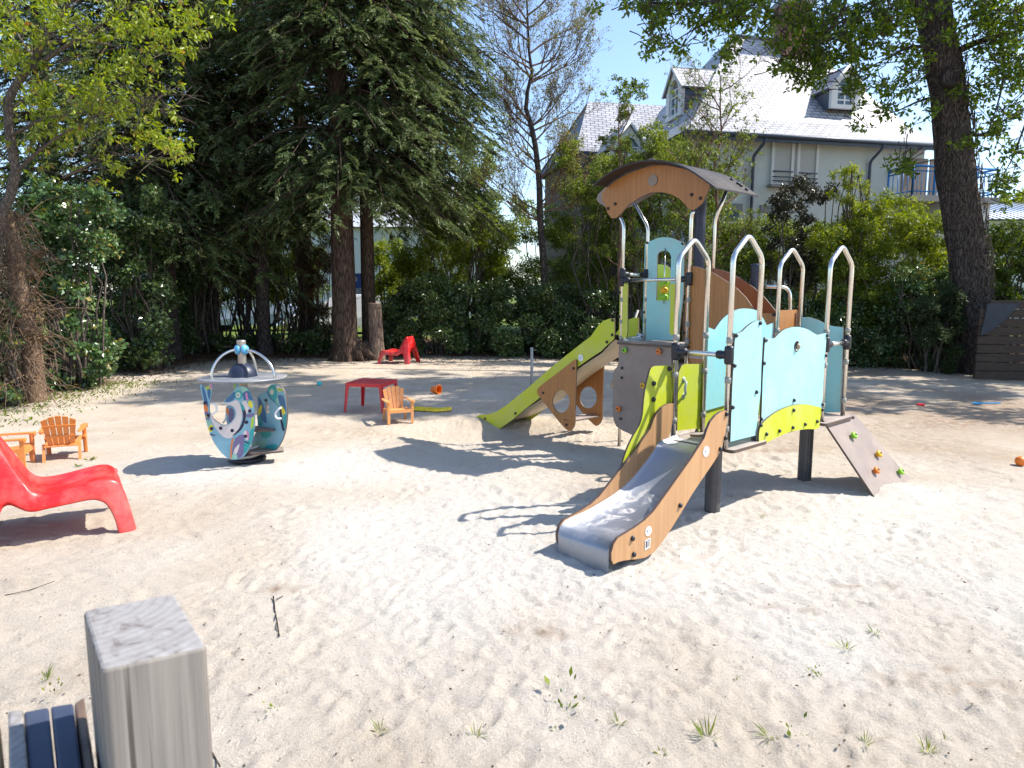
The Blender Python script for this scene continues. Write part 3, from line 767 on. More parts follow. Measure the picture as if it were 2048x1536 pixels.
sand = mixc(nt, bm0.outputs[0], sand, ramp(nt, nD.outputs['Fac'], [(.35, (.22, .145, .095)), (.65, (.40, .29, .20))]))
sand = mixc(nt, ramp(nt, nD.outputs['Fac'], [(.60, (0, 0, 0)), (.72, (.55, .55, .55))]), sand, (.27, .185, .125))
sand = mixc(nt, ramp(nt, nB.outputs['Fac'], [(.60, (0, 0, 0)), (.66, (.7, .7, .7))]), sand, (.22, .17, .135))
gr = nt.nodes.new("ShaderNodeMixRGB"); gr.blend_type = 'MULTIPLY'; gr.inputs[0].default_value = 1
nt.links.new(sand, gr.inputs[1]); nt.links.new(ramp(nt, nC.outputs['Fac'], [(.3, (.72, .70, .68)), (.6, (1.06, 1.06, 1.06))]), gr.inputs[2])
sand = gr.outputs[0]
lc = ramp(nt, nB.outputs['Fac'], [(.3, (.035, .022, .014)), (.5, (.10, .06, .035)), (.68, (.24, .15, .09))])
sand = mixc(nt, attr(nt, 'litter'), sand, lc)
sand = mixc(nt, attr(nt, 'grassy'), sand, ramp(nt, nB.outputs['Fac'], [(.3, (.06, .09, .02)), (.7, (.17, .22, .05))]))
nt.links.new(sand, b.inputs['Base Color'])
b.inputs['Roughness'].default_value = .95; b.inputs['Specular IOR Level'].default_value = .1
ad = nd(nt, "ShaderNodeMath", operation='ADD'); m1 = nd(nt, "ShaderNodeMath", operation='MULTIPLY'); m1.inputs[1].default_value = .35
nt.links.new(nC.outputs['Fac'], m1.inputs[0]); nt.links.new(m1.outputs[0], ad.inputs[0]); nt.links.new(nB.outputs['Fac'], ad.inputs[1])
m3 = nd(nt, 'ShaderNodeMath', operation='MULTIPLY'); m3.inputs[1].default_value = 1.0; nt.links.new(nD.outputs['Fac'], m3.inputs[0]); a3 = nd(nt, 'ShaderNodeMath', operation='ADD'); nt.links.new(m3.outputs[0], a3.inputs[0]); nt.links.new(ad.outputs[0], a3.inputs[1])
bump(nt, b, a3.outputs[0], 1.0, .016)
g = np_mesh('ground', co_, quads, m, dict(litter=lit.ravel(), pale=pale.ravel(), brown=(brown*(1-grass)).ravel(), grassy=grass.ravel()), True)
g['kind'] = 'structure'

# ------------------------------------------------------------------ spinning carousel with sea animal panels
MG = Vector((-2.48, 6.21, 0))
mgr = empty('spinning_carousel', MG, 0, 'small carousel with grey disc table, steel arches and blue sea animal panels', 'carousel')
def z7(P): return [(380+x/5.486, 670+y/5.486) for x, y in P]
def mpart(mb, name, mats, parent=mgr): return mb.build(name, mats, parent, MG)
zt = at(494, 755, 6.21).z; ztop = at(494, 683, 6.21).z; zh = at(494, 699, 6.21).z
mb = MB(); mb.lathe(MG+ZX*-.05, ZX, [(.036, 0), (.036, ztop), (.040, ztop+.045), (.040, ztop+.055), (.036, ztop+.062), (0, ztop+.064)], 24); mpart(mb, 'centre_pole', plastic('satin_post_metal', (.42, .38, .33), .35, .1, 0, .05, 18, .6))
mb = MB(); mb.lathe(MG+ZX*zt, ZX, [(0, -.012), (.37, -.012), (.388, -.004), (.388, .006), (.378, .010), (0, .012)], 64); mpart(mb, 'round_table', plastic('grey_disc_laminate', (.22, .24, .27), .3, .25, .4, .1, 6))
mb = MB(); mb.lathe(MG+ZX*(zt+.01), ZX, [(.128*math.cos(a), .128*math.sin(a)) for a in [i*math.pi/2/12 for i in range(13)]], 32); mpart(mb, 'dome_cap', M['navy'])
for (u, v, dy, n3) in ((423, 758, -.16, 0), (550, 757, -.14, 1), (513, 735, .27, 2)):
    e = at(u, v, 6.21+dy); e = Vector((e.x, e.y, zt)); d = (e-MG); d.z = 0; R_ = d.length; d.normalize()
    pts = []
    for i in range(13):
        a = math.pi/2*i/12; k = .5+.5*0
        pts.append(MG+d*(.035+(R_-.035)*math.sin(a))+ZX*(zt+(zh-zt)*math.cos(a)))
    mb = MB(); mb.tube(pts, .0125, 12); ar = mpart(mb, 'arch_tube', M['steel'])
    mb = MB(); mb.lathe(MG+ZX*zh+d*.028, d, [(.044, 0), (.046, .008), (.040, .024), (.02, .034), (0, .036)], 20); mpart(mb, 'arch_collar', plastic('sky_blue_cap', (.10, .38, .62), .35, .1), ar)
PAL = [plastic('panel_pale_blue', (.20, .42, .52), .4, .06), M['edge'], plastic('panel_white', (.62, .58, .56), .45, .06), plastic('panel_deep_blue', (.035, .14, .28), .4, .1),
       plastic('panel_teal', (.02, .33, .34), .4, .1), plastic('panel_yellow', (.70, .60, .03), .4, .1), plastic('panel_orange', (.72, .20, .04), .4, .1),
       plastic('panel_violet', (.16, .14, .28), .4, .1), plastic('panel_lime', (.36, .52, .06), .4, .1), plastic('panel_ink', (.012, .012, .05), .4, .1), plastic('panel_mint', (.25, .52, .42), .4, .1), plastic('panel_pink', (.55, .2, .38), .4, .1)]
class Fig:
    def __init__(s, P, n, name, label=None):
        s.P = Vector(P); s.n = Vector(n).normalized(); s.X = ZX.cross(s.n).normalized(); s.mb = MB(); s.name = name; s.k = 0; s.label = label
        if s.n.dot(CAM-s.P) < 0: s.n = -s.n
    def q(s, u, v): p = on_plane(u, v, s.P, s.n)-s.P; return (p.dot(s.X), p.z)
    def outline(s, pts, holes=(), sm_=2):
        s.mb.prism([smooth_loop([s.q(*a) for a in z7(pts)], sm_)]+[smooth_loop([s.q(*a) for a in z7(h)], sm_) for h in holes], s.P, s.X, ZX, .014, 0, 1)
    def patch(s, pts, m, sm_=2):
        s.k += 1; off = .0072+.00012*s.k
        s.mb.prism([smooth_loop([s.q(*a) for a in z7(pts)], sm_)], s.P+s.n*off, s.X, ZX, .0006, m, m)
    def ell(s, x, y, r, m, ry=None): s.patch(circle(x, y, r, ry, 14), m, 1)
    def done(s):
        o = mpart(s.mb, s.name, PAL)
        if s.label: o['label'] = s.label
        return o
wh = [(110, 545), (135, 545), (165, 575), (215, 545), (235, 522), (252, 530), (247, 600), (235, 680), (215, 780), (222, 850), (260, 915), (300, 950), (350, 982), (400, 982), (450, 955), (490, 900), (500, 850), (475, 790), (430, 768), (376, 742), (395, 700), (440, 660), (490, 600), (535, 566), (595, 560), (645, 595), (688, 690), (708, 800), (715, 950), (700, 1100), (660, 1230), (600, 1320), (540, 1360), (460, 1366), (400, 1340), (320, 1260), (250, 1150), (200, 1020), (165, 880), (145, 720), (125, 620)]
def whale(P, n, label, dx=0):
    f = Fig(P, n, 'animal_panel', label); sh = lambda L: [(x+dx, y) for x, y in L]
    f.outline(sh(wh))
    f.patch(sh([(130, 560), (160, 590), (190, 700), (205, 790), (170, 760), (145, 660)]), 3)
    f.patch(sh([(165, 578), (215, 552), (240, 535), (238, 600), (215, 620)]), 8); f.patch(sh([(190, 600), (230, 600), (222, 700), (205, 690)]), 3)
    f.patch(sh([(212, 560), (246, 530), (240, 580), (225, 590)]), 11)
    f.patch(sh([(152, 760), (190, 772), (200, 850), (165, 835)]), 6); f.patch(sh([(165, 840), (205, 850), (215, 930), (180, 930)]), 7); f.ell(192+dx, 885, 18, 8)
    f.patch(sh([(182, 930), (220, 940), (250, 1000), (215, 1050), (195, 990)]), 10); f.patch(sh([(205, 1010), (245, 980), (258, 1030), (235, 1060), (212, 1055)]), 5)
    f.patch(sh([(222, 855), (260, 918), (300, 955), (350, 990), (400, 990), (455, 962), (497, 905), (508, 850), (482, 785), (430, 765), (385, 744), (450, 738), (505, 712), (545, 742), (562, 800), (575, 870), (560, 960), (530, 1040), (480, 1105), (430, 1133), (360, 1110), (290, 1030), (240, 940)]), 2)
    f.patch(sh([(392, 732), (402, 700), (445, 662), (490, 618), (505, 655), (488, 700), (445, 728)]), 3)
    f.ell(535+dx, 655, 42, 4, 52); f.ell(532+dx, 658, 28, 10, 36); f.ell(530+dx, 660, 17, 2, 26); f.ell(529+dx, 658, 7, 9, 11)
    f.patch(sh([(560, 570), (600, 566), (640, 600), (620, 640), (580, 640)]), 10)
    f.patch(sh([(575, 640), (640, 610), (670, 660), (690, 720), (640, 700), (600, 720)]), 3); f.patch(sh([(610, 640), (630, 636), (640, 710), (622, 712)]), 11)
    f.patch(sh([(565, 750), (610, 715), (650, 800), (630, 860), (600, 850), (590, 790)]), 2); f.patch(sh([(640, 728), (676, 722), (690, 790), (668, 796), (645, 770)]), 5)
    f.patch(sh([(560, 760), (590, 780), (620, 860), (600, 960), (570, 1030), (500, 1090), (470, 1100), (545, 1020), (582, 930), (582, 850)]), 9)
    f.patch(sh([(552, 740), (592, 775), (600, 830), (570, 810)]), 4)
    f.patch(sh([(610, 880), (700, 850), (700, 890), (650, 905)]), 7); f.patch(sh([(680, 905), (705, 900), (704, 960), (680, 1050), (668, 1000)]), 8)
    f.patch(sh([(600, 1050), (640, 1060), (645, 1130), (620, 1150), (590, 1090)]), 2); f.patch(sh([(622, 1050), (642, 1060), (660, 1160), (640, 1150)]), 11)
    f.patch(sh([(660, 1060), (700, 1010), (695, 1110), (650, 1220), (600, 1300), (595, 1190), (640, 1180)]), 4)
    f.patch(sh([(462, 1140), (480, 1140), (462, 1240), (458, 1350), (444, 1350), (448, 1230)]), 6)
    f.patch(sh([(500, 1130), (590, 1090), (590, 1180), (590, 1300), (540, 1350), (475, 1350), (470, 1260)]), 7); f.patch(sh([(548, 1190), (520, 1290), (480, 1330), (490, 1250)]), 2)
    f.patch(sh([(460, 1350), (480, 1300), (520, 1320), (515, 1358)]), 10)
    for x, y in ((170, 745), (205, 880), (240, 1025), (340, 1020), (466, 1046), (658, 832), (622, 955), (612, 1108)): f.ell(x+dx, y, 20, 9)
    f.patch(sh([(218, 1085), (222, 1080), (280, 1095), (278, 1105), (220, 1092)]), 9, 1); f.patch(sh([(592, 1165), (596, 1160), (655, 1180), (652, 1190), (594, 1172)]), 9, 1)
    return f.done()
whale((-2.60, 5.93, .5), (.18, -1, 0), 'front sea animal panel with white belly and upturned tail')
f = Fig((-2.18, 6.15, .5), (-.62, -1, 0), 'animal_panel', 'right sea animal panel in light blue')
f.outline([(745, 690), (765, 655), (850, 612), (870, 565), (920, 535), (985, 545), (1030, 600), (1060, 700), (1072, 850), (1060, 1000), (1030, 1120), (980, 1220), (910, 1290), (830, 1310), (745, 1300), (690, 1265), (680, 1180), (720, 1080), (760, 1000), (740, 900), (752, 790)], [[(838, 760), (868, 740), (880, 830), (850, 862)]])
f.patch([(758, 680), (790, 720), (830, 820), (850, 960), (800, 940), (770, 880), (755, 860), (760, 760)], 3); f.patch([(785, 765), (800, 790), (780, 870), (752, 875), (756, 820)], 5)
f.patch([(760, 880), (800, 940), (800, 990), (750, 990)], 4); f.patch([(870, 570), (925, 545), (960, 600), (960, 720), (990, 780), (930, 730), (880, 680), (862, 620)], 4)
f.ell(905, 622, 26, 10, 38); f.ell(905, 624, 16, 2, 26); f.patch([(850, 620), (880, 690), (940, 745), (990, 785), (975, 770), (900, 690), (865, 620)], 3)
f.patch([(955, 560), (990, 560), (1020, 600), (990, 620), (965, 610)], 2); f.patch([(960, 590), (1020, 585), (1030, 615), (970, 610)], 8)
f.patch([(975, 660), (1030, 670), (1055, 760), (1060, 860), (1030, 800), (1000, 770), (980, 710)], 3); f.patch([(950, 700), (975, 690), (985, 760), (960, 750)], 10)
f.patch([(1005, 780), (1030, 790), (1060, 860), (1030, 890)], 5); f.patch([(990, 790), (1010, 800), (1020, 930), (1050, 1030), (1025, 1050), (1000, 940)], 9)
f.patch([(1030, 880), (1066, 870), (1058, 1000), (1040, 1020)], 4); f.patch([(780, 1040), (870, 1010), (900, 1090), (860, 1130), (800, 1120)], 4)
f.patch([(690, 1190), (760, 1160), (860, 1165), (800, 1280), (720, 1270)], 10); f.patch([(820, 1240), (880, 1200), (960, 1200), (960, 1240), (905, 1285), (820, 1305)], 4); f.ell(865, 1275, 36, 3, 26)
f.ell(842, 715, 18, 9); f.done()
f = Fig((-2.52, 6.52, .5), (-.1, -1, 0), 'animal_panel', 'rear sea animal panel mostly hidden under the disc')
f.outline([(490, 505), (530, 525), (590, 545), (595, 495), (615, 492), (625, 560), (620, 700), (560, 900), (500, 1000), (420, 1000), (400, 900), (400, 780), (450, 760), (480, 640)])
f.patch([(400, 790), (430, 820), (425, 880), (405, 870)], 6); f.patch([(440, 800), (480, 820), (480, 920), (430, 960), (430, 870)], 7); f.patch([(488, 520), (505, 540), (500, 590), (485, 580)], 8); f.patch([(590, 500), (612, 500), (610, 560), (592, 560)], 3); f.done()
for (P_, sz, rz) in (((-2.36, 6.16, .33), (.34, .22, .016), .2), ((-2.27, 6.14, .13), (.30, .20, .016), .35), ((-2.56, 6.30, .30), (.30, .26, .016), -.2)):
    mb = MB(); mb.prism([round_poly([(-sz[0]/2, -sz[1]/2), (sz[0]/2, -sz[1]/2), (sz[0]/2, sz[1]/2), (-sz[0]/2, sz[1]/2)], .04)], P_, (math.cos(rz), math.sin(rz), 0), (-math.sin(rz), math.cos(rz), 0), .016)
    mpart(mb, 'seat', [M['tan'], M['edge']])
def marc(pts, Y, r=.009):
    mb = MB(); mb.tube(fillet([at(u, v, Y) for u, v in z7(pts)], .04, 5), r, 10); mpart(mb, 'grip_handle', M['white'])
marc([(232, 745), (285, 770), (298, 820), (270, 860), (235, 872)], 5.88); marc([(1000, 795), (950, 830), (930, 880), (955, 920), (1000, 915)], 6.0)
marc([(400, 860), (395, 920), (360, 965)], 6.1)
mb = MB(); n = 40
mb.tube([MG+Vector((.13*math.cos(a)*(1-.1*a/12), .13*math.sin(a)*(1-.1*a/12), .015+.012*a)) for a in [i*12.5/60 for i in range(61)]], .014, 8); mpart(mb, 'spring', plastic('pale_painted_spring', (.5, .47, .44), .4, .1))
mb = MB(); mb.lathe(MG, ZX, [(0, .06), (.16, .06), (.17, .05), (.17, .03), (.1, .02), (.09, -.05)], 30); mpart(mb, 'base_plate', M['black'])

# ------------------------------------------------------------------ moulded children's armchairs
def kid_chair(name, mats, label):
    root = empty(name, (0, 0, 0), 0, label, 'chair', 'small slatted plastic armchairs')
    def P_(mb, n): return mb.build(n, mats, root)
    w = .19
    # seat: 5 slats on a frame, front edge rolled down ; chair faces -Y
    mb = MB()
    for i in range(5):
        x = -.13+.065*i; mb.prism([round_poly([(-.19, .205), (.17, .165), (.17, .180), (-.16, .222), (-.19, .216)], .005, 2)], (x, 0, 0), (0, 1, 0), (0, 0, 1), .056, 0, 0)
    mb.prism([round_poly([(-.155, .165), (.155, .165), (.155, .212), (-.155, .212)], .01, 3)], (0, -.192, 0), (1, 0, 0), (0, 0, 1), .016, 0, 0)
    mb.box((0, .0, .180), (.30, .03, .02)); P_(mb, 'seat')
    # back: five fanned slats with curved top, leaning
    lean = .30
    Yb = Vector((0, math.sin(lean), math.cos(lean)))
    mb = MB()
    for i in range(5):
        k = i-2; x0 = k*.050; x1 = k*.066
        tp = .355-.010*k*k
        mb.prism([round_poly([(x0-.021, 0), (x0+.021, 0), (x1+.0285, tp-abs(k)*.0+(-.006*k)), (x1-.0285, tp+(.006*k))], .006, 2)], (0, .125, .175), (1, 0, 0), Yb, .012, 0, 0)
    for (h_, ww) in ((.0, .13), (.115, .142), (.235, .155)):
        mb.prism([round_poly([(-ww, h_-.012), (ww, h_-.012), (ww, h_+.012), (-ww, h_+.012)], .005, 2)], Vector((0, .137, .175)), (1, 0, 0), Yb, .010, 0, 0)
    P_(mb, 'backrest')
    for sx in (-1, 1):
        mb = MB(); x = sx*.185
        mb.prism([round_poly([(-.20, .0), (-.155, 0), (-.150, .10), (-.135, .19), (-.10, .205), (-.10, .225), (-.165, .225), (-.165, .325), (-.205, .325)], .008, 2)], (x, 0, 0), (0, 1, 0), (0, 0, 1), .022, 0, 0)
        mb.box((x-sx*.012, -.192, .16), (.034, .016, .32)); P_(mb, 'leg')
        mb = MB(); mb.prism([round_poly([(.175, 0), (.21, 0), (.17, .12), (.135, .20), (.10, .20), (.12, .13)], .008, 2)], (sx*.165, 0, 0), (0, 1, 0), (0, 0, 1), .024, 0, 0); P_(mb, 'leg')
        mb = MB(); arm = smooth_loop([(x-.028, -.215), (x+.030, -.215), (x+.034, -.10), (x+.028*(1 if sx > 0 else .7), .06), (x*.93+.006, .195), (x*.90-.022, .195), (x-.022, .05), (x-.024, -.1)], 3)
        mb.prism([arm], (0, 0, .332), (1, 0, 0), (0, 1, 0), .018, 0, 0)
        mb.prism([round_poly([(-.03, .30), (.03, .30), (.025, .345), (-.025, .345)], .01)], (x, -.212, 0), (1, 0, 0), (0, 0, 1), .012, 0, 0); P_(mb, 'armrest')
    return root
def place(o, u, v, rz, sc=1.0, dz=-.01):
    p = gnd(u, v); o.location = (p.x, p.y, ground_z(p.x, p.y)+dz); o.rotation_euler = (0, 0, rz); o.scale = (sc, sc, sc)
ch1 = kid_chair('kids_armchair', M['peach'], 'pale orange slatted child armchair standing in front of the red table, seat towards the camera')
place(ch1, 795, 845, math.radians(24), .82)
ch2 = kid_chair('kids_armchair', M['rust'], 'orange slatted child armchair seen from behind beside a green weed, left of the carousel')
place(ch2, 130, 912, math.radians(205), .88)
ch3 = copy_tree(ch2); ch3['label'] = 'orange slatted child armchair cut by the left photo edge, behind the large red lounger'
place(ch3, 16, 932, math.radians(112), .88)

# ------------------------------------------------------------------ low moulded red loungers
def lounger(name, label):
    root = empty(name, (0, 0, 0), 0, label, 'lounge chair', 'red moulded plastic lounge chairs')
    # X runs from the front feet (0) to the rear feet (.92)
    top = [(0.0, 0), (.02, .12), (.045, .24), (.065, .31), (.085, .345), (.12, .362), (.18, .362), (.28, .345), (.40, .325), (.50, .325), (.56, .36), (.61, .45), (.67, .58), (.72, .68), (.745, .715), (.77, .722), (.79, .70), (.81, .62), (.835, .48), (.865, .30), (.895, .12), (.91, 0)]
    low = [(.10, 0), (.112, .08), (.13, .15), (.155, .205), (.185, .235), (.23, .252), (.28, .252), (.35, .246), (.42, .24), (.48, .235), (.53, .228), (.58, .235), (.62, .26), (.65, .28), (.67, .285), (.69, .28), (.705, .26), (.715, .23), (.73, .18), (.75, .12), (.775, .05), (.79, 0)]
    k = 3; T_ = smooth_loop(top, k, False); L_2 = smooth_loop(low, k, False); n = len(T_)
    def half(x, z, i):
        f = i/(n-1); wseat = .30 if f < .5 else .30-.10*min(1, max(0, (z-.33)/.38))
        return wseat+.085*max(0, (.34-z))/.34
    rows = []; sheet = []; V = []; F = []
    for i in range(n):
        x, z = T_[i]; xl, zl = L_2[i]; h1 = half(x, z, i); h2 = half(xl, zl, i)+.008
        row = []
        for sy in (-1, 1):
            r = [Vector((xl, sy*h2, zl)), Vector((xl*.5+x*.5, sy*((h1+h2)/2+.004), zl*.5+z*.5)), Vector((x*.85+xl*.15, sy*(h1+.004), z*.85+zl*.15)), Vector((x*.97+xl*.03, sy*(h1-.006), z*.98+zl*.02)), Vector((x, sy*(h1-.022), z))]
            row.append(r)
        mid = []
        fr_ = i/(n-1); dish = .028 if .2 < fr_ < .55 else .012
        nx_, nz_ = (0, 1)
        tx, tz = (T_[min(i+1, n-1)][0]-T_[max(i-1, 0)][0], T_[min(i+1, n-1)][1]-T_[max(i-1, 0)][1]); l = math.hypot(tx, tz); nx_, nz_ = -tz/l, tx/l
        for j in range(1, 8):
            y = -1+j/4; mid.append(Vector((x-nx_*dish*(1-y*y), y*(h1-.022), z-nz_*dish*(1-y*y))))
        full = row[0]+mid+row[1][::-1]; V += full
    m_ = 17
    for i in range(n-1):
        zt_ = (T_[i][1]+T_[i+1][1])/2; f = (i+.5)/(n-1)
        for j in range(m_-1):
            if 4 <= j < 12:
                y = abs(j+.5-8)/4
                if f < .3 and zt_ < .30+.03*0 and zt_ < .335-.28*max(0, y-.62)/.38*1.0: continue
                if f > .7 and zt_ < .42-.42*max(0, y-.55)/.45: continue
            F.append((i*m_+j, i*m_+j+1, (i+1)*m_+j+1, (i+1)*m_+j))
    mb = MB(); mb.add(V, F, 0, True); o = mb.build('shell', M['red'], root)
    s = o.modifiers.new('Solidify', 'SOLIDIFY'); s.thickness = .014; s.offset = -1
    b2 = o.modifiers.new('Subsurf', 'SUBSURF'); b2.levels = 1; b2.render_levels = 1
    return root
l1 = lounger('lounge_chair', 'large red moulded plastic lounge chair in the left foreground, backrest cut by the photo edge')
fA, fB = gnd(262, 1062), gnd(-40, 1128)
d = fB-fA; d.z = 0; ang = math.atan2(d.y, d.x); nv = Vector((-math.sin(ang), math.cos(ang), 0))
# near feet line is the -Y or +Y side whichever faces the camera
side = -1 if (Vector((0, 1, 0)).dot(nv) > 0) else 1
def put_lounger(o, foot, ang, side, sc):
    nv = Vector((-math.sin(ang), math.cos(ang), 0)); ax = Vector((math.cos(ang), math.sin(ang), 0))
    c = Vector(foot)-nv*(side*.385*sc)-ax*0.03
    o.location = (c.x, c.y, ground_z(c.x, c.y)-.01); o.rotation_euler = (0, 0, ang); o.scale = (sc, sc, sc)
put_lounger(l1, fA, math.radians(214), 1, .97); l1.scale = (1.0, .84, .97)
l2 = copy_tree(l1); l2['label'] = 'small looking red lounge chair at the back in the tree shade beside the sawn stump'
put_lounger(l2, gnd(757, 729), math.radians(-14), -1, .86)

# ------------------------------------------------------------------ red table
tb0 = empty('kids_table', (0, 0, 0), 0, 'low square red plastic table behind the pale orange armchair', 'table')
mb = MB(); hw = .36
mb.prism([round_poly([(-hw, -hw), (hw, -hw), (hw, hw), (-hw, hw)], .04, 5)], (0, 0, .43), (1, 0, 0), (0, 1, 0), .016, 0, 0)
mb.prism([round_poly([(-hw+.004, -hw+.004), (hw-.004, -hw+.004), (hw-.004, hw-.004), (-hw+.004, hw-.004)], .04, 5), round_poly([(-hw+.02, -hw+.02), (hw-.02, -hw+.02), (hw-.02, hw-.02), (-hw+.02, hw-.02)], .04, 5)], (0, 0, .404), (1, 0, 0), (0, 1, 0), .036, 0, 0)
mb.build('tabletop', M['redtable'], tb0)
for sx in (-1, 1):
    for sy in (-1, 1):
        mb = MB(); x = sx*(hw-.012); y = sy*(hw-.012)
        for (dx, dy) in ((-sx, 0), (0, -sy)):
            V = []
            for (zz, ww, of) in ((.42, .085, 0), (.36, .065, .004), (.0, .042, .035)):
                for q in (0, 1):
                    for th in (0, .012):
                        V.append((x+sx*of+dx*ww*q-(sx*th if dx == 0 else 0), y+sy*of+dy*ww*q-(sy*th if dy == 0 else 0), zz))
            F = []
            for k in range(2):
                a = k*4; F += [(a, a+2, a+6, a+4), (a+1, a+5, a+7, a+3), (a, a+4, a+5, a+1), (a+2, a+3, a+7, a+6)]
            F += [(0, 1, 3, 2), (8, 10, 11, 9)]
            mb.add(V, F, 0)
        mb.build('leg', M['redtable'], tb0)
p = (gnd(686, 828)+gnd(762, 827))/2; q = gnd(737, 812)
tb0.location = (-1.90, 9.12, ground_z(-1.90, 9.12)-.01); tb0.rotation_euler = (0, 0, math.radians(-12)); tb0.scale = (.74, .76, .9)

# ------------------------------------------------------------------ toys and small things on the sand
def gz(u, v): p = gnd(u, v); return Vector((p.x, p.y, ground_z(p.x, p.y)))
def ball(u, v, r, mat, label, cat='ball'):
    p = gz(u, v)+Vector((0, 0, r*.85)); mb = MB()
    mb.lathe(p-ZX*r, ZX, [(r*math.sin(a), r-r*math.cos(a)) for a in [i*math.pi/12 for i in range(13)]], 20)
    return tag(mb.build('ball', mat), label, cat)
ball(639, 769, .042, plastic('turquoise_ball_plastic', (.02, .50, .55), .4, .1), 'small turquoise ball on the sand left of the red table')
ball(2040, 932, .045, M['orange'], 'small orange ball at the right photo edge')
# orange toy bucket on its side
p = gz(870, 787); bk = empty('toy_bucket', p, 0, 'orange toy bucket lying on its side behind the red table', 'bucket')
d = Vector((.75, -.55, .08)).normalized()
mb = MB(); mb.lathe(Vector((-.05, .03, .075)), d, [(0, 0), (.065, 0), (.068, .01), (.085, .16), (.093, .16), (.093, .175), (.080, .175), (.064, .012), (0, .010)], 8, smooth=False); mb.build('tub', M['orange'], bk)
mb = MB(); c0 = Vector((-.05, .03, .075))+d*.165; mb.tube([c0+ZX*(.10*math.sin(a))+Vector((.55, .75, 0)).normalized()*(.095*math.cos(a))+d*.02*math.sin(a) for a in [i*math.pi/10 for i in range(11)]], .006, 6); mb.build('handle', M['orange'], bk)
bk.scale = (.8, .8, .8)
# crumpled yellow plastic sheet
p = gz(862, 824); mb = MB(); r2 = np.random.default_rng(5); V = []; F = []; nn = 26
for i in range(nn):
    for j in range(9):
        a = i/(nn-1); bb = j/8; x = (a-.5)*.56; y = (bb-.5)*.24*(1-.45*(2*a-1)**2)
        z = .012+.03*abs(math.sin(a*9+bb*5))*math.sin(math.pi*bb)+.014*r2.random()
        V.append((p.x+x, p.y+y+.03*math.sin(a*7), p.z+z*.95))
for i in range(nn-1):
    for j in range(8): F.append((i*9+j, (i+1)*9+j, (i+1)*9+j+1, i*9+j+1))
mb.add(V, F, 0, True); o = tag(mb.build('toy_boat', plastic('soft_yellow_plastic', (.85, .62, .03), .35, .1)), 'flattened yellow plastic toy lying beside the pale orange armchair', 'toy')
sd_ = o.modifiers.new('Solidify', 'SOLIDIFY'); sd_.thickness = .012
def scrap(name, pts, u, v, mat, label, cat, h=.02, rz=0, dz=.0):
    p = gz(u, v); mb = MB(); mb.prism([smooth_loop(pts, 3)], p+ZX*(h/2+dz), (math.cos(rz), math.sin(rz), 0), (-math.sin(rz), math.cos(rz), .12), h, 0, 0)
    return tag(mb.build(name, mat), label, cat)
redm = plastic('faded_pink_red_plastic', (.68, .10, .10), .45, .1, .2)
scrap('toy_mould', [(-.06, -.02), (0, -.035), (.06, -.015), (.055, .03), (0, .04), (-.055, .02)], 219, 943, redm, 'half buried pink toy mould between the armchair and the carousel', 'toy', .03)
bl = plastic('blue_toy_plastic', (.03, .32, .62), .4, .1)
scrap('toy_rake', [(-.16, -.02), (-.05, -.03), (-.03, -.008), (.22, -.006), (.22, .010), (-.03, .012), (-.05, .03), (-.16, .02)], 1968, 810, bl, 'blue toy rake lying on brown soil at the right', 'toy', .018, .05, .01)
scrap('toy_scoop', [(-.05, -.02), (.03, -.025), (.05, .005), (0, .03), (-.05, .02)], 1842, 811, M['redtable'], 'dark red scrap of toy on the brown soil', 'toy', .03)
# red spade left on the deck
sp_ = empty('toy_spade', W(.20, -.17, ZD-.03), 0, 'small red and brown toy spade lying on the deck above the steel slide', 'toy')
mb = MB(); mb.prism([smooth_loop([(-.035, -.022), (.02, -.025), (.045, 0), (.02, .025), (-.035, .022)], 3)], (.04, 0, .012), (1, 0, 0), (0, 1, 0), .014, 0, 0); mb.build('blade', M['redtable'], sp_)
mb = MB(); mb.tube([(-.01, 0, .016), (-.14, .01, .02)], .008, 8); mb.build('handle', wood('spade_wood', (.2, .1, .05), (.35, .2, .1)), sp_)
mb = MB(); p = W(S3+.10, -.30, ZD-.03); mb.prism([smooth_loop([(-.04, -.008), (.04, -.02), (.05, .0), (.0, .02)], 3)], p+ZX*.02, LX, QX, .012, 0, 0); tag(mb.build('toy_shovel', M['redtable']), 'bit of red toy on the edge of the ramp platform', 'toy')
# thin weathered stake
p = gz(1063, 772); st = empty('wooden_stake', p, 0, 'thin pale stake with a nail standing behind the lime slide', 'stake')
hh = at(1065, 695, p.y).z-p.z
mb = MB(); mb.tube([(0, 0, -.1), (.004, 0, hh*.5), (0, 0, hh)], [.028, .026, .025], 8); mb.build('pole', wood('weathered_stake_wood', (.30, .26, .23), (.5, .46, .42)), st)
mb = MB(); mb.tube([(.02, 0, hh-.045), (.085, -.01, hh-.043)], .006, 6); mb.build('nail', M['ring'], st)

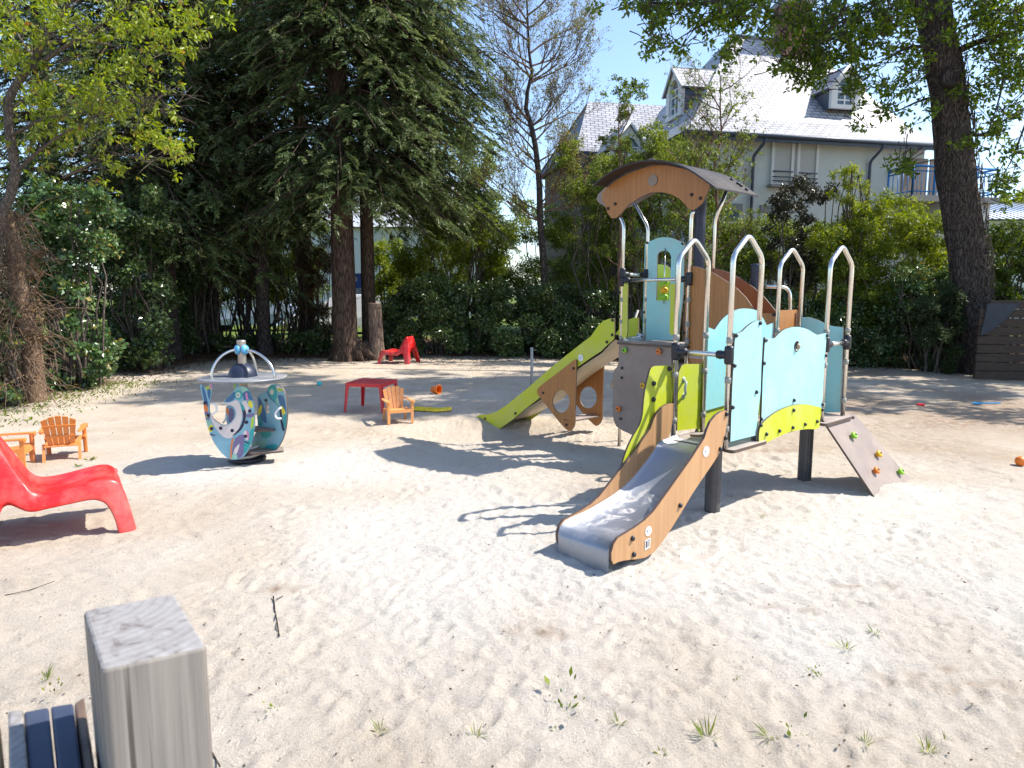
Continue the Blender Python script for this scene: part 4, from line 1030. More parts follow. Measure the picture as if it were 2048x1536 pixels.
# ------------------------------------------------------------------ fence post and gate end in the foreground
m, nt, b = new_mat('weathered_grey_timber')
co = coords(nt, (60, 60, 2.0)); n1 = nd(nt, "ShaderNodeTexNoise", Scale=1.0, Detail=5.0, Roughness=.6, Distortion=.4); nt.links.new(co, n1.inputs['Vector'])
co3 = coords(nt, (16, 16, 16)); w1 = nd(nt, "ShaderNodeTexNoise", Scale=2.0, Detail=8.0, Roughness=.7, Distortion=1.5); nt.links.new(co3, w1.inputs['Vector'])
c = ramp(nt, n1.outputs['Fac'], [(.3, (.16, .14, .125)), (.5, (.25, .225, .195)), (.72, (.37, .33, .28))])
c2 = ramp(nt, w1.outputs['Fac'], [(.36, (.15, .13, .125)), (.44, (.25, .235, .225)), (.66, (.31, .30, .295))])
gm = nt.nodes.new("ShaderNodeNewGeometry"); sx = nt.nodes.new("ShaderNodeSeparateXYZ"); nt.links.new(gm.outputs['Normal'], sx.inputs[0])
nt.links.new(mixc(nt, ramp(nt, sx.outputs['Z'], [(.5, (0, 0, 0)), (.9, (1, 1, 1))]), c, c2), b.inputs['Base Color']); b.inputs['Roughness'].default_value = .85
vo = nd(nt, "ShaderNodeTexNoise", Scale=1.0, Detail=3.0, Roughness=.5); nt.links.new(coords(nt, (95, 95, 1.1)), vo.inputs['Vector'])
ck = ramp(nt, vo.outputs['Fac'], [(.60, (1, 1, 1)), (.66, (.25, .22, .20))])
wv = nd(nt, "ShaderNodeTexWave", Scale=26.0, Distortion=2.2, Detail=3.0); wv.wave_type = 'RINGS'; wv.rings_direction = 'Z'; mpv = nt.nodes.new("ShaderNodeMapping"); mpv.inputs['Location'].default_value = (.09, -.05, 0); nt.links.new(coords(nt), mpv.inputs[0]); nt.links.new(mpv.outputs[0], wv.inputs['Vector'])
top_ = nt.nodes.new("ShaderNodeMixRGB"); top_.blend_type = 'MULTIPLY'; top_.inputs[0].default_value = .8; nt.links.new(c2, top_.inputs[1]); nt.links.new(ramp(nt, wv.outputs['Fac'], [(.1, (.84, .83, .82)), (.5, (1, 1, 1))]), top_.inputs[2])
sid_ = nt.nodes.new("ShaderNodeMixRGB"); sid_.blend_type = 'MULTIPLY'; sid_.inputs[0].default_value = .9; nt.links.new(c, sid_.inputs[1]); nt.links.new(ck, sid_.inputs[2])
nt.links.new(mixc(nt, ramp(nt, sx.outputs['Z'], [(.5, (0, 0, 0)), (.9, (1, 1, 1))]), sid_.outputs[0], top_.outputs[0]), b.inputs['Base Color'])
bump(nt, b, n1.outputs['Fac'], .35, .003); M['post'] = m
zp = 1.20
ce = [gnd(u, v, zp) for u, v in ((203, 1342), (412, 1290), (350, 1188), (165, 1218))]
ctr = sum(ce, Vector())/4
ex = ((ce[1]-ce[0])+(ce[2]-ce[3]))/2; wx = ex.length; ex.normalize(); ey = ((ce[3]-ce[0])+(ce[2]-ce[1])).normalized(); wy = ((ce[3]-ce[0]).dot(ey)+(ce[2]-ce[1]).dot(ey))/2
post = empty('fence_post', (ctr.x, ctr.y, 0), 0, 'squared weathered timber fence post with rounded top, lower left foreground', 'fence post')
mb = MB(); ww, wl = wx/2, wy/2
V = []; rings = []
for (z, ins, r) in ((-.2, 0, .007), (zp-.004, 0, .007), (zp-.0012, .001, .007), (zp, .0035, .008)):
    lp = round_poly([(-ww+ins, -wl+ins), (ww-ins, -wl+ins), (ww-ins, wl-ins), (-ww+ins, wl-ins)], r, 6); rings.append(len(lp))
    V += [ex*x+ey*y+ZX*z for x, y in lp]
n = rings[0]; F = []
for k in range(3): F += [(k*n+i, k*n+(i+1) % n, (k+1)*n+(i+1) % n, (k+1)*n+i) for i in range(n)]
mb.add(V, F, 0, False); mb.add([V[3*n+i] for i in range(n)], [list(range(n))], 0)
mb.build('timber', M['post'], post)
gate = empty('gate_leaf', (ctr.x-.2, ctr.y-.02, 0), 0, 'gate end of pale boards with dark navy strips fixed beside the foreground post', 'gate')
gz0 = 1.06
def gbox(name, corners, mat, z=gz0, h=.9):
    P_ = [gnd(u, v, z) for u, v in corners]; mb = MB(); o_ = Vector((ctr.x-.2, ctr.y-.02, 0))
    V = [q-o_ for q in P_]+[q-o_-ZX*h for q in P_]
    k = len(P_); mb.add(V, [list(range(k))]+[list(range(k, 2*k))[::-1]]+[(i, i+k, (i+1) % k+k, (i+1) % k) for i in range(k)], 0)
    ob = mb.build(name, mat, gate); bv = ob.modifiers.new('Bevel', 'BEVEL'); bv.width = .003; bv.segments = 2; return ob
nav = plastic('navy_rubber_strip', (.018, .036, .085), .5, .2, .1)
gbox('board', [(16, 1420), (46, 1418), (70, 1700), (20, 1700)], M['post'], 1.06)
gbox('strip', [(47, 1423), (97, 1413), (128, 1700), (71, 1700)], nav, 1.055)
gbox('strip', [(101, 1412), (146, 1405), (186, 1700), (133, 1700)], nav, 1.055)
gbox('board', [(148, 1406), (168, 1392), (215, 1700), (190, 1700)], wood('dark_gate_wood', (.10, .06, .04), (.2, .14, .1)), 1.05)
gbox('board', [(-40, 1445), (0, 1440), (14, 1700), (-60, 1700)], wood('ochre_gate_wood', (.28, .17, .07), (.42, .28, .13)), 1.04)
# ------------------------------------------------------------------ the big slate roofed house
HA = math.radians(12)
E1 = Vector((math.cos(HA), math.sin(HA), 0)); E2 = Vector((-math.sin(HA), math.cos(HA), 0))
hc0 = at(1378, 262, 20.0); EZ = hc0.z; H0 = Vector((hc0.x, hc0.y, 0))
def HW(a, b_, z): return H0+E1*a+E2*b_+ZX*z
def hf(u, v, b_=0.0):       # pixel -> (a, z) on the plane at depth b_
    p = on_plane(u, v, HW(0, b_, 0), E2)-H0; return (p.dot(E1), p.z)
aR = hf(1885, 290)[0]
m, nt, b = new_mat('grey_slate_roofing')
tc = nt.nodes.new("ShaderNodeTexCoord"); mp = nt.nodes.new("ShaderNodeMapping"); nt.links.new(tc.outputs['UV'], mp.inputs[0])
br = nt.nodes.new("ShaderNodeTexBrick"); nt.links.new(mp.outputs[0], br.inputs['Vector'])
br.inputs['Scale'].default_value = 1; br.inputs['Brick Width'].default_value = .30; br.inputs['Row Height'].default_value = .17; br.inputs['Mortar Size'].default_value = .020
br.inputs['Color1'].default_value = (.36, .36, .38, 1); br.inputs['Color2'].default_value = (.50, .50, .52, 1); br.inputs['Mortar'].default_value = (.10, .10, .12, 1)
br.inputs['Mortar Smooth'].default_value = .3
nz = nd(nt, "ShaderNodeTexNoise", Scale=1.3, Detail=7.0); nt.links.new(coords(nt), nz.inputs['Vector'])
mm = nt.nodes.new("ShaderNodeMixRGB"); mm.blend_type = 'MULTIPLY'; mm.inputs[0].default_value = .6
nt.links.new(br.outputs['Color'], mm.inputs[1]); nt.links.new(ramp(nt, nz.outputs['Fac'], [(.35, (.75, .74, .72)), (.65, (1.1, 1.1, 1.1))]), mm.inputs[2])
nt.links.new(mm.outputs[0], b.inputs['Base Color']); b.inputs['Roughness'].default_value = .5; b.inputs['Specular IOR Level'].default_value = .5
bump(nt, b, br.outputs['Fac'], -.6, .02); M['slate'] = m
M['render'] = plastic('cream_house_render', (.56, .60, .57), .85, .08, 0, .3, 3)
M['shutter'] = plastic('white_roller_shutter', (.52, .53, .50), .6, .05)
M['gutter'] = plastic('slate_blue_zinc', (.055, .075, .11), .45, .15)
M['bluepaint'] = plastic('bright_blue_painted_rail', (.03, .22, .56), .4, .12)
M['stone'] = plastic('grey_stone_lintel', (.25, .25, .24), .8, .12)
house = empty('house', H0, 0, 'large cream house with steep pale slate roof, dormers and a blue balcony behind the hedge', 'house')
def hp_(mb, name, mats, parent=house): return mb.build(name, mats, parent, H0)
def quad_uv(name, quads, mat, parent=house, th=.06):
    """roof planes: each a list of 3-4 points, first edge is the eave; UV in metres; thickened"""
    me = bpy.data.meshes.new(name); V = []; F = []; UV = []
    for q in quads:
        q = [Vector(p) for p in q]; e = (q[1]-q[0]).normalized(); nn = (q[1]-q[0]).cross(q[-1]-q[0]).normalized(); up = nn.cross(e)
        b0 = len(V); V += q; F.append(list(range(b0, b0+len(q)))); UV += [((p-q[0]).dot(e), (p-q[0]).dot(up)) for p in q]
        b1 = len(V); lowp = [p-nn*th for p in q]; V += lowp; F.append(list(range(b1, b1+len(q)))[::-1]); UV += [(0, 0)]*len(q)
        k = len(q)
        for i in range(k):
            F.append([b0+i, b1+i, b1+(i+1) % k, b0+(i+1) % k]); UV += [(0, 0)]*4
    me.from_pydata([tuple(p-H0) for p in V], [], F); uvl = me.uv_layers.new(name='UVMap')
    for i, t in enumerate(UV): uvl.data[i].uv = t
    me.materials.append(mat); me.update(); o = bpy.data.objects.new(name, me); C.objects.link(o); o.parent = parent; return o
D = 9.0
# walls with recessed windows : main block as a box, windows proud/recessed as parts
mb = MB(); lo_, hi_ = .28, aR-.3
mb.prism([[(lo_, .35), (hi_, .35), (hi_, D-.35), (lo_, D-.35)]], HW(0, 0, (EZ+.05)/2-.5), E1, E2, EZ+1.05, 0, 0)
hp_(mb, 'wall', M['render'])
rl = at(1464, 72, 1); zr_b = D/2
def on_b(u, v, bb): a, z = hf(u, v, bb); return a, z
aL_, zL_ = on_b(1464, 73, zr_b); aR_, _z = on_b(1603, 80, zr_b)
RZ = zL_
ov = .15
eL, eR = -ov, aR+.1
zk = EZ+.55; kb = .75      # the roof flares at the eaves
def P4(a, b_, z): return HW(a, b_, z)
fr1 = .16
def lerp(a, b_, t): return a+(b_-a)*t
def roofpt(e, r, t):
    p = e.lerp(r, t); return p
e00, e10, e11, e01 = P4(eL, 0, EZ), P4(eR, 0, EZ), P4(eR, D, EZ), P4(eL, D, EZ)
rL, rR = P4(aL_, zr_b, RZ), P4(aR_, zr_b, RZ)
def fl(e, r, t=.2, dz=-.22): p = e.lerp(r, t); return p+ZX*dz
k00, k10, k11, k01 = fl(e00, rL), fl(e10, rR), fl(e11, rR), fl(e01, rL)
quad_uv('roof', [[e00, e10, k10, k00], [k00, k10, rR, rL], [e10, e11, k11, k10], [k10, k11, rR], [e11, e01, k01, k11], [k11, k01, rL, rR], [e01, e00, k00, k01], [k01, k00, rL]], M['slate'])
def gutter(a, b_, name='gutter'):
    mb = MB(); mb.tube([a, b_], .065, 8); mb.box((Vector(a)+Vector(b_))/2-ZX*.08+E2*.05, ((Vector(b_)-Vector(a)).length, .04, .14), Matrix(((E1.x, E2.x, 0), (E1.y, E2.y, 0), (0, 0, 1)))); return hp_(mb, name, M['gutter'])
gutter(P4(eL, -.05, EZ-.03), P4(eR, -.05, EZ-.03))
mb = MB(); mb.tube([rL, rR], .09, 8); hp_(mb, 'ridge_cap', M['stone'])
# chimney
ca, cz = hf(1560, 100, 4.0)
mb = MB(); mb.prism([[(ca-.1, 3.6), (ca+.9, 3.6), (ca+.9, 4.3), (ca-.1, 4.3)]], HW(0, 0, RZ-.2), E1, E2, 2.2, 0, 0); ch = hp_(mb, 'chimney', plastic('brick_chimney', (.25, .12, .08), .8, .3, 0, .4, 12))
mb = MB(); mb.prism([[(ca-.2, 3.5), (ca+1.0, 3.5), (ca+1.0, 4.4), (ca-.2, 4.4)]], HW(0, 0, RZ+.96), E1, E2, .14, 0, 0); hp_(mb, 'chimney_cap', M['stone'], ch)
# dormers
def dormer(c, ax, bk, w, h, gh, depth, name='dormer'):
    """c base centre of the front face, ax along the face, bk into the roof"""
    c = Vector(c); hw_ = w/2
    mb = MB()
    # front frame with an opening
    out = [(-hw_, 0), (hw_, 0), (hw_, h), (0, h+gh), (-hw_, h)]
    ins = [(-hw_*.58, .12), (hw_*.58, .12), (hw_*.58, h*.96), (hw_*.3, h+gh*.32), (0, h+gh*.42), (-hw_*.3, h+gh*.32), (-hw_*.58, h*.96)]
    mb.prism([out, ins], c, ax, ZX, .12, 0, 0)
    d = hp_(mb, name, M['whitepaint'])
    mb = MB(); mb.prism([[(p[0]*.98, p[1]) for p in ins]], c+bk*.05, ax, ZX, .02, 0, 0); hp_(mb, 'window_glass', M['glass'], d)
    mb = MB()
    mb.box(c+ZX*(h*.55)+bk*.02, (.045, .04, h*.85), Matrix(((ax.x, bk.x, 0), (ax.y, bk.y, 0), (0, 0, 1))))
    for zz in (h*.38, h*.72, h*.95): mb.box(c+ZX*zz+bk*.022, (w*.58, .035, .04), Matrix(((ax.x, bk.x, 0), (ax.y, bk.y, 0), (0, 0, 1))))
    for sx in (-1, 1): mb.box(c+ax*(sx*hw_*.54)+ZX*(h*.52)+bk*.021, (.05, .038, h*.85), Matrix(((ax.x, bk.x, 0), (ax.y, bk.y, 0), (0, 0, 1))))
    hp_(mb, 'window_bar', M['white'], d)
    mb = MB()
    for sx in (-1, 1):
        a0_ = c+ax*(sx*hw_*.98)
        mb.add([a0_+bk*.05, a0_+bk*depth, a0_+bk*depth+ZX*h, a0_+bk*.05+ZX*h], [(0, 1, 2, 3)], 0)
    hp_(mb, 'dormer_cheek', M['gutter'], d)
    o_ = .12; pk = c+ZX*(h+gh+.05)-bk*.14
    for sx in (-1, 1):
        ev = c+ax*(sx*(hw_+o_))+ZX*(h-.12)-bk*.14
        q = [ev, ev+bk*(depth+.5), pk+bk*(depth+.9), pk] if sx > 0 else [ev+bk*(depth+.5), ev, pk, pk+bk*(depth+.9)]
        quad_uv('dormer_roof', [q], M['slate'], d)
    mb = MB()
    for sx in (-1, 1):
        ev = c+ax*(sx*(hw_+o_))+ZX*(h-.15)-bk*.13; mb.tube([ev, pk-ZX*.03], .045, 6)
    hp_(mb, 'barge_board', M['whitepaint'], d)
    return d
dl, dz_ = hf(1661, 213, 1.15); dr, _ = hf(1716, 216, 1.15); _, pz = hf(1690, 128, 1.15)
wd = (dr-dl); hz_ = pz-dz_
dormer(HW((dl+dr)/2, 1.15, dz_-.05), E1, E2, wd+.05, hz_*.55, hz_*.42, 1.5)
# left dormer faces the left hip
pk2 = at(1352, 135, 23.2); bs = at(1352, 238, 23.2)
dormer(Vector((pk2.x, pk2.y, bs.z)), -E2, E1, 1.15, (pk2.z-bs.z)*.6, (pk2.z-bs.z)*.38, 1.9)
# windows with roller shutters
def rect_part(name, u0, v0, u1, v1, bb, mat, th=.05, parent=house):
    a0_, z0_ = hf(u0, v1, bb); a1_, _ = hf(u1, v1, bb); _, z1_ = hf(u0, v0, bb)
    mb = MB(); mb.prism([[(a0_, z0_), (a1_, z0_), (a1_, z1_), (a0_, z1_)]], HW(0, bb, 0), E1, ZX, th, 0, 0); return hp_(mb, name, mat, parent)
bw = .35
for (ua, ub, va, vb) in ((1545, 1579, 279, 367), (1596, 1628, 283, 369)):
    a0_, z0_ = hf(ua, vb, bw-.03); a1_, _ = hf(ub, vb, bw-.03); _, z1_ = hf(ua, va, bw-.03)
    mb = MB(); e_ = .09
    mb.prism([[(a0_-e_, z0_-.02), (a1_+e_, z0_-.02), (a1_+e_, z1_+e_), (a0_-e_, z1_+e_)], [(a0_, z0_+.0), (a1_, z0_+.0), (a1_, z1_), (a0_, z1_)]], HW(0, bw-.035, 0), E1, ZX, .09, 0, 0)
    wn_ = hp_(mb, 'window', M['whitepaint'])
    mb = MB(); nsl = 26
    for i in range(nsl):
        z_ = z0_+(z1_-z0_)*(i+.5)/nsl; mb.box(HW((a0_+a1_)/2, bw-.025, z_), (a1_-a0_, .02, (z1_-z0_)/nsl*.86), Matrix(((E1.x, E2.x, 0), (E1.y, E2.y, 0), (0, 0, 1))))
    hp_(mb, 'roller_shutter', M['shutter'], wn_)
    for vv in (342, 353, 361):
        _, z_ = hf(ua, vv+(ua-1545)*.07, bw-.1); mb = MB(); mb.tube([HW(a0_-.05, bw-.11, z_), HW(a1_+.05, bw-.11, z_)], .018, 6); hp_(mb, 'guard_bar', M['gutter'], wn_)
rect_part('window_sill', 1538, 369, 1636, 374, bw-.12, M['stone'], .25)
rect_part('stone_lintel', 1435, 406, 1484, 421, bw-.02, M['stone'], .06)
rect_part('stone_lintel', 1520, 410, 1590, 424, bw-.02, M['stone'], .06)
o = rect_part('lower_window', 1442, 421, 1478, 440, bw-.015, M['glass'], .04)
# downpipes
for (u, va, vb) in ((1524, 276, 520), (1760, 292, 470)):
    a_, z_ = hf(u, va, 0); a2_, _ = hf(u-6, vb, bw-.08)
    mb = MB(); mb.tube(fillet([HW(a_+.12, -.03, EZ-.05), HW(a_+.08, -.02, EZ-.2), HW(a_-.08, bw-.08, EZ-.55), HW(a_-.08, bw-.08, 0)], .1, 4), .045, 8); hp_(mb, 'downpipe', M['gutter'])
# balcony
pA = hf(1778, 343, bw); zrail = pA[1]; zfl = hf(1778, 398, bw)[1]
pr_ = 1.0
aB0 = pA[0]; aB1 = hf(1995, 350, bw-pr_)[0]
mb = MB(); mb.prism([[(aB0-.05, bw), (aB0-.05, bw-pr_-.05), (aB1+.1, bw-pr_-.05), (aB1+.1, bw+1.5), (hi_, bw+1.5), (hi_, bw)]], HW(0, 0, zfl-.1), E1, E2, .18, 0, 0); bal = hp_(mb, 'balcony', M['stone'])
def brail(p, q, n, parent):
    mb = MB(); p = Vector(p); q = Vector(q)
    mb.tube([p+ZX*zrail, q+ZX*zrail], .035, 6); mb.tube([p+ZX*(zrail-.14), q+ZX*(zrail-.14)], .02, 6); mb.tube([p+ZX*(zfl+.1), q+ZX*(zfl+.1)], .022, 6)
    for i in range(n+1):
        f = i/n; c = p.lerp(q, f); big = i % 5 == 0
        mb.tube([c+ZX*zfl, c+ZX*(zrail+(.08 if big else -.14))], .035 if big else .012, 6)
    return hp_(mb, 'balcony_railing', M['bluepaint'], parent)
b0_, b1_, b2_ = HW(aB0, bw, 0), HW(aB0, bw-pr_, 0), HW(aB1, bw-pr_, 0)
brail(b0_, b1_, 5, bal); brail(b1_, b2_, 20, bal); brail(b2_, HW(aB1, bw+1.4, 0), 10, bal)
rect_part('balcony_door', 1800, 315, 1850, 395, bw-.01, plastic('taupe_balcony_door', (.25, .20, .15), .6, .1), .05)
rect_part('balcony_door', 1855, 318, 1872, 395, bw-.01, plastic('taupe_balcony_door', (.22, .17, .13), .6, .1), .05)
mb = MB(); mb.box(HW((aB0+aB1)/2+.6, -.2, zfl/2-.6), (aB1-aB0-1.2, .6, zfl+.9), Matrix(((E1.x, E2.x, 0), (E1.y, E2.y, 0), (0, 0, 1)))); hp_(mb, 'garden_wall', M['render'])
# left wing with its own ridge and a small gabled dormer
wl0 = at(1176, 203, 27); wl1 = at(1320, 210, 27); we0 = at(1150, 302, 24.2); we1 = at(1345, 315, 24.2)
quad_uv('wing_roof', [[we0, we1, wl1+E1*1.5, wl0+E1*.0], [we1+E2*5.6+E1*.6, we0+E2*5.6, wl0, wl1+E1*1.5]], M['slate'])
cw = (we0+we1)/2; mb = MB(); mb.box(Vector((cw.x, cw.y, 0))+E2*2.7+ZX*(we0.z/2-.55), ((we1-we0).length-.5, 5.0, we0.z+.9), Matrix(((E1.x, E2.x, 0), (E1.y, E2.y, 0), (0, 0, 1)))); hp_(mb, 'wing_wall', plastic('brown_timber_cladding', (.12, .09, .07), .8, .2))
mb = MB(); mb.add([we0+E2*.2+ZX*-.1, wl0-ZX*.1, we0+E2*5.4-ZX*.1, we0+E1*.4+E2*.2-ZX*.1, wl0+E1*.4-ZX*.1, we0+E1*.4+E2*5.4-ZX*.1], [(0, 1, 2), (5, 4, 3)], 0); hp_(mb, 'wing_gable', M['gutter'])
mb = MB(); mb.tube([we0-ZX*.03, we1-ZX*.03], .06, 8); hp_(mb, 'gutter', M['gutter'])
g1 = at(1256, 318, 23.0); gp = at(1256, 246, 23.0)
dormer(g1, E1, E2, 1.25, (gp.z-g1.z)*.35, (gp.z-g1.z)*.62, 1.5)

# ------------------------------------------------------------------ other buildings
o_ = at(1985, 470, 30); low = empty('outbuilding', (o_.x, o_.y, 0), 0, 'low white building with ribbed metal roof behind the oak, at the right edge', 'building')
zz = at(1985, 440, 30).z; z2_ = at(2000, 405, 33).z
mb = MB(); mb.box((o_.x+3, o_.y+3, zz/2), (9, 5.5, zz)); mb.build('wall', M['render'], low, (o_.x, o_.y, 0))
mb = MB(); x0 = o_.x-2.2; x1_ = o_.x+8.4
mb.add([(x0, o_.y-.4, zz), (x1_, o_.y-.4, zz), (x1_, o_.y+3.2, z2_), (x0, o_.y+3.2, z2_), (x1_, o_.y+6.4, zz), (x0, o_.y+6.4, zz)], [(0, 1, 2, 3), (3, 2, 4, 5)], 0)
for i in range(34): xx = x0+.3*i+.1; mb.tube([(xx, o_.y-.42, zz+.02), (xx, o_.y+3.2, z2_+.02)], .03, 5)
rm = mb.build('roof', steel('pale_metal_roofing', (.62, .68, .75), .5), low, (o_.x, o_.y, 0))
o_ = at(800, 520, 44); wb = empty('white_building', (o_.x, o_.y, 0), 0, 'pale white building glimpsed between the two conifer trunks and the hedge', 'building')
mb = MB(); ztp = at(800, 455, 44).z
mb.box((o_.x-6, o_.y+4, ztp/2), (24, 8, ztp)); mb.build('wall', plastic('white_render', (.62, .62, .62), .8, .05), wb, (o_.x, o_.y, 0))
mb = MB(); mb.add([(o_.x-18.5, o_.y-.5, ztp), (o_.x+6.5, o_.y-.5, ztp), (o_.x+4, o_.y+4, ztp+3.2), (o_.x-16, o_.y+4, ztp+3.2), (o_.x+6.5, o_.y+8.5, ztp), (o_.x-18.5, o_.y+8.5, ztp)], [(0, 1, 2, 3), (3, 2, 4, 5), (1, 4, 2), (0, 3, 5)], 0); mb.build('roof', plastic('pale_zinc_roof', (.5, .52, .55), .4, .1), wb, (o_.x, o_.y, 0))
for i in range(7):
    mb = MB(); mb.box((o_.x-15+i*3.1, o_.y-.02, 2.2), (1.1, .08, 1.4)); wv = mb.build('window', M['whitepaint'], wb, (o_.x, o_.y, 0))
    mb = MB(); mb.box((o_.x-15+i*3.1, o_.y-.07, 2.2), (.95, .06, 1.25)); mb.build('pane', M['glass'], wv, (o_.x, o_.y, 0))
# ------------------------------------------------------------------ parking sign
p = at(709, 575, 20.5); sg = empty('parking_sign', (p.x, p.y, 0), 0, 'blue parking sign with a white P between the two conifer trunks', 'sign')
zc_ = at(709, 562, 20.5).z; hs_ = .235
mb = MB(); mb.tube([(0, .03, 0), (0, .03, zc_+.1)], .03, 10); mb.build('pole', M['navy'], sg)
mb = MB(); mb.prism([round_poly([(-hs_, -hs_), (hs_, -hs_), (hs_, hs_), (-hs_, hs_)], .03)], (0, -.01, zc_), (1, 0, 0), ZX, .02, 0, 0)
mb.prism([round_poly([(-hs_*.93, -hs_*.93), (hs_*.93, -hs_*.93), (hs_*.93, hs_*.93), (-hs_*.93, hs_*.93)], .025)], (0, -.022, zc_), (1, 0, 0), ZX, .003, 1, 1)
pp = [(-.09, -.15), (-.035, -.15), (-.035, -.03), (.02, -.03), (.075, -.01), (.10, .05), (.075, .115), (.02, .15), (-.09, .15)]; ph = [(-.035, .02), (.015, .02), (.04, .03), (.048, .055), (.04, .085), (.015, .10), (-.035, .10)]
mb.prism([pp, ph], (0, -.026, zc_), (1, 0, 0), ZX, .003, 0, 0)
mb.build('sign_board', [M['white'], plastic('road_sign_blue', (.015, .12, .60), .35, .08)], sg)
# ------------------------------------------------------------------ cars seen through the trunks
def car(loc, rz, body, label):
    root = empty('parked_car', loc, rz, label, 'car', 'cars parked behind the trees')
    prof = smooth_loop([(-2.1, .35), (-2.12, .62), (-2.0, .78), (-1.35, .88), (-.75, 1.38), (-.3, 1.48), (.9, 1.46), (1.5, 1.18), (1.95, .98), (2.08, .7), (2.08, .35)], 3, False)
    mb = MB(); V = []; n = len(prof)
    for y, sc_, in ((-.85, .0), (-.78, 1), (.78, 1), (.85, 0)):
        for (x, z) in prof:
            k = max(0, (z-.85))*.32 if abs(y) > .8 else 0
            V.append((x, y*(1-k*.9) if abs(y) > .8 else y*(1-max(0, z-.85)*.25), z-.02*(1-sc_)))
    F = []
    for r in range(3): F += [(r*n+i, r*n+i+1, (r+1)*n+i+1, (r+1)*n+i) for i in range(n-1)]
    F += [list(range(n))[::-1], list(range(3*n, 4*n))]
    mb.add(V, F, 0, False); mb.build('body', body, root)
    for sy in (-1, 1):
        mb = MB(); mb.prism([round_poly([(-1.15, .92), (-.68, 1.33), (.85, 1.38), (1.35, 1.02), (1.3, .92)], .05)], (0, sy*.80, 0), (1, 0, 0), (0, sy*-.28, 1), .03, 0, 0); mb.build('side_window', M['glass'], root)
        for x in (-1.35, 1.3):
            mb = MB(); mb.lathe((x, sy*.70, .31), (0, sy, 0), [(0, 0), (.31, 0), (.32, .05), (.32, .14), (.28, .17), (.2, .17)], 24); wh_ = mb.build('wheel', M['black'], root)
            mb = MB(); mb.lathe((x, sy*.83, .31), (0, sy, 0), [(.2, 0), (.19, .045), (.05, .035), (0, .05)], 12); mb.build('rim', M['steel'], wh_)
    mb = MB(); mb.prism([round_poly([(-.66, .02), (.66, .02), (.56, .56), (-.56, .56)], .05)], (-1.40, 0, .90), (0, 1, 0), (.72, 0, .55), .02, 0, 0); mb.build('windscreen', M['glass'], root)
    mb = MB(); mb.prism([round_poly([(-.62, .02), (.62, .02), (.52, .42), (-.52, .42)], .05)], (1.62, 0, 1.14), (0, 1, 0), (-.8, 0, .45), .02, 0, 0); mb.build('rear_window', M['glass'], root)
    for sy in (-.6, .6):
        mb = MB(); mb.lathe((-2.08, sy, .66), (-1, 0, .2), [(.11, 0), (.10, .03), (0, .05)], 12); mb.build('headlight', M['white'], root)
    return root
c = at(704, 640, 25); car((c.x, c.y, .1), math.radians(14), plastic('white_car_paint', (.66, .68, .72), .2, .04), 'white car behind the parking sign, seen between the two conifer trunks')
c = at(505, 640, 27); car((c.x, c.y, .1), math.radians(4), plastic('silver_blue_car_paint', (.40, .47, .58), .2, .04), 'pale silver car glimpsed through the dark stems left of the conifer trunks')
# ------------------------------------------------------------------ timber retaining wall on the right
p = at(1948, 745, 12.6); rw = empty('timber_wall', (p.x, p.y, 0), 0, 'stack of brown horizontal timber boards beside the oak at the right edge', 'wall')
ztw = at(1960, 600, 12.6).z; nb = 9; hb = ztw/nb
ux = Vector((math.cos(-.25), math.sin(-.25), 0)); uy = Vector((-ux.y, ux.x, 0))
for i in range(nb):
    mb = MB(); L0 = 0.0 if i < nb-1 else .15
    rr = random.random()*.02
    mb.box(ux*(2+L0/2)+uy*(rr)+ZX*(hb*(i+.5)), (4-L0, .09, hb-.012), Matrix(((ux.x, uy.x, 0), (ux.y, uy.y, 0), (0, 0, 1))))
    ob = mb.build('board', wood('brown_wall_timber', (.03, .02, .014), (.085, .055, .035), (2.5, 25, 25), .8, .3) if i == 0 else M['walltimber'], rw)
    if i == 0: M['walltimber'] = ob.data.materials[0]
    bv = ob.modifiers.new('Bevel', 'BEVEL'); bv.width = .01; bv.segments = 2
mb = MB(); mb.prism([[(.02, .55*ztw), (.10, .96*ztw), (.62, .96*ztw), (.38, .74*ztw), (.2, .62*ztw)]], uy*-.07, ux, ZX, .015, 0, 0); mb.build('dark_sheet', plastic('blue_black_tarpaulin', (.02, .03, .045), .5, .2), rw)
# sawn stump
p = gnd(748, 722); p.y += .2
stp = empty('tree_stump', (p.x, p.y, 0), 0, 'tall sawn trunk stump with pale cut top beside the red lounge chair', 'stump')
zs_ = at(748, 607, p.y).z; r_ = 14*p.y/F_PX; V = []; F = []; n = 28; rr_ = np.random.default_rng(3).random((12, n))
lv = [(-.1, 1.35), (.1, 1.2), (.35, 1.05), (zs_*.5, .98), (zs_*.8, .95), (zs_-.02, .95), (zs_, .92)]
for i, (z, k) in enumerate(lv):
    for j in range(n): a = 2*math.pi*j/n; q = r_*k*(1+.05*math.sin(3*a+1)+.03*rr_[i % 12][j]); V.append((q*math.cos(a)+.03*(1-z/zs_), q*math.sin(a), z))
for i in range(len(lv)-1): F += [(i*n+j, i*n+(j+1) % n, (i+1)*n+(j+1) % n, (i+1)*n+j) for j in range(n)]
M['bark_red'] = bark('reddish_conifer_bark', (.024, .017, .014), (.15, .10, .072), (11, 11, 1.6))
mb = MB(); mb.add(V, F, 0, True); mb.build('trunk', bark('pale_stump_bark', (.07, .045, .035), (.34, .25, .19), (14, 14, 1.8)), stp)
mb = MB(); mb.lathe((0, 0, zs_-.005), ZX, [(r_*.93, 0), (r_*.9, .012), (r_*.5, .02), (0, .015)], n); mb.build('cut_face', wood('fresh_cut_wood', (.35, .18, .09), (.55, .36, .22), (20, 20, 20)), stp)
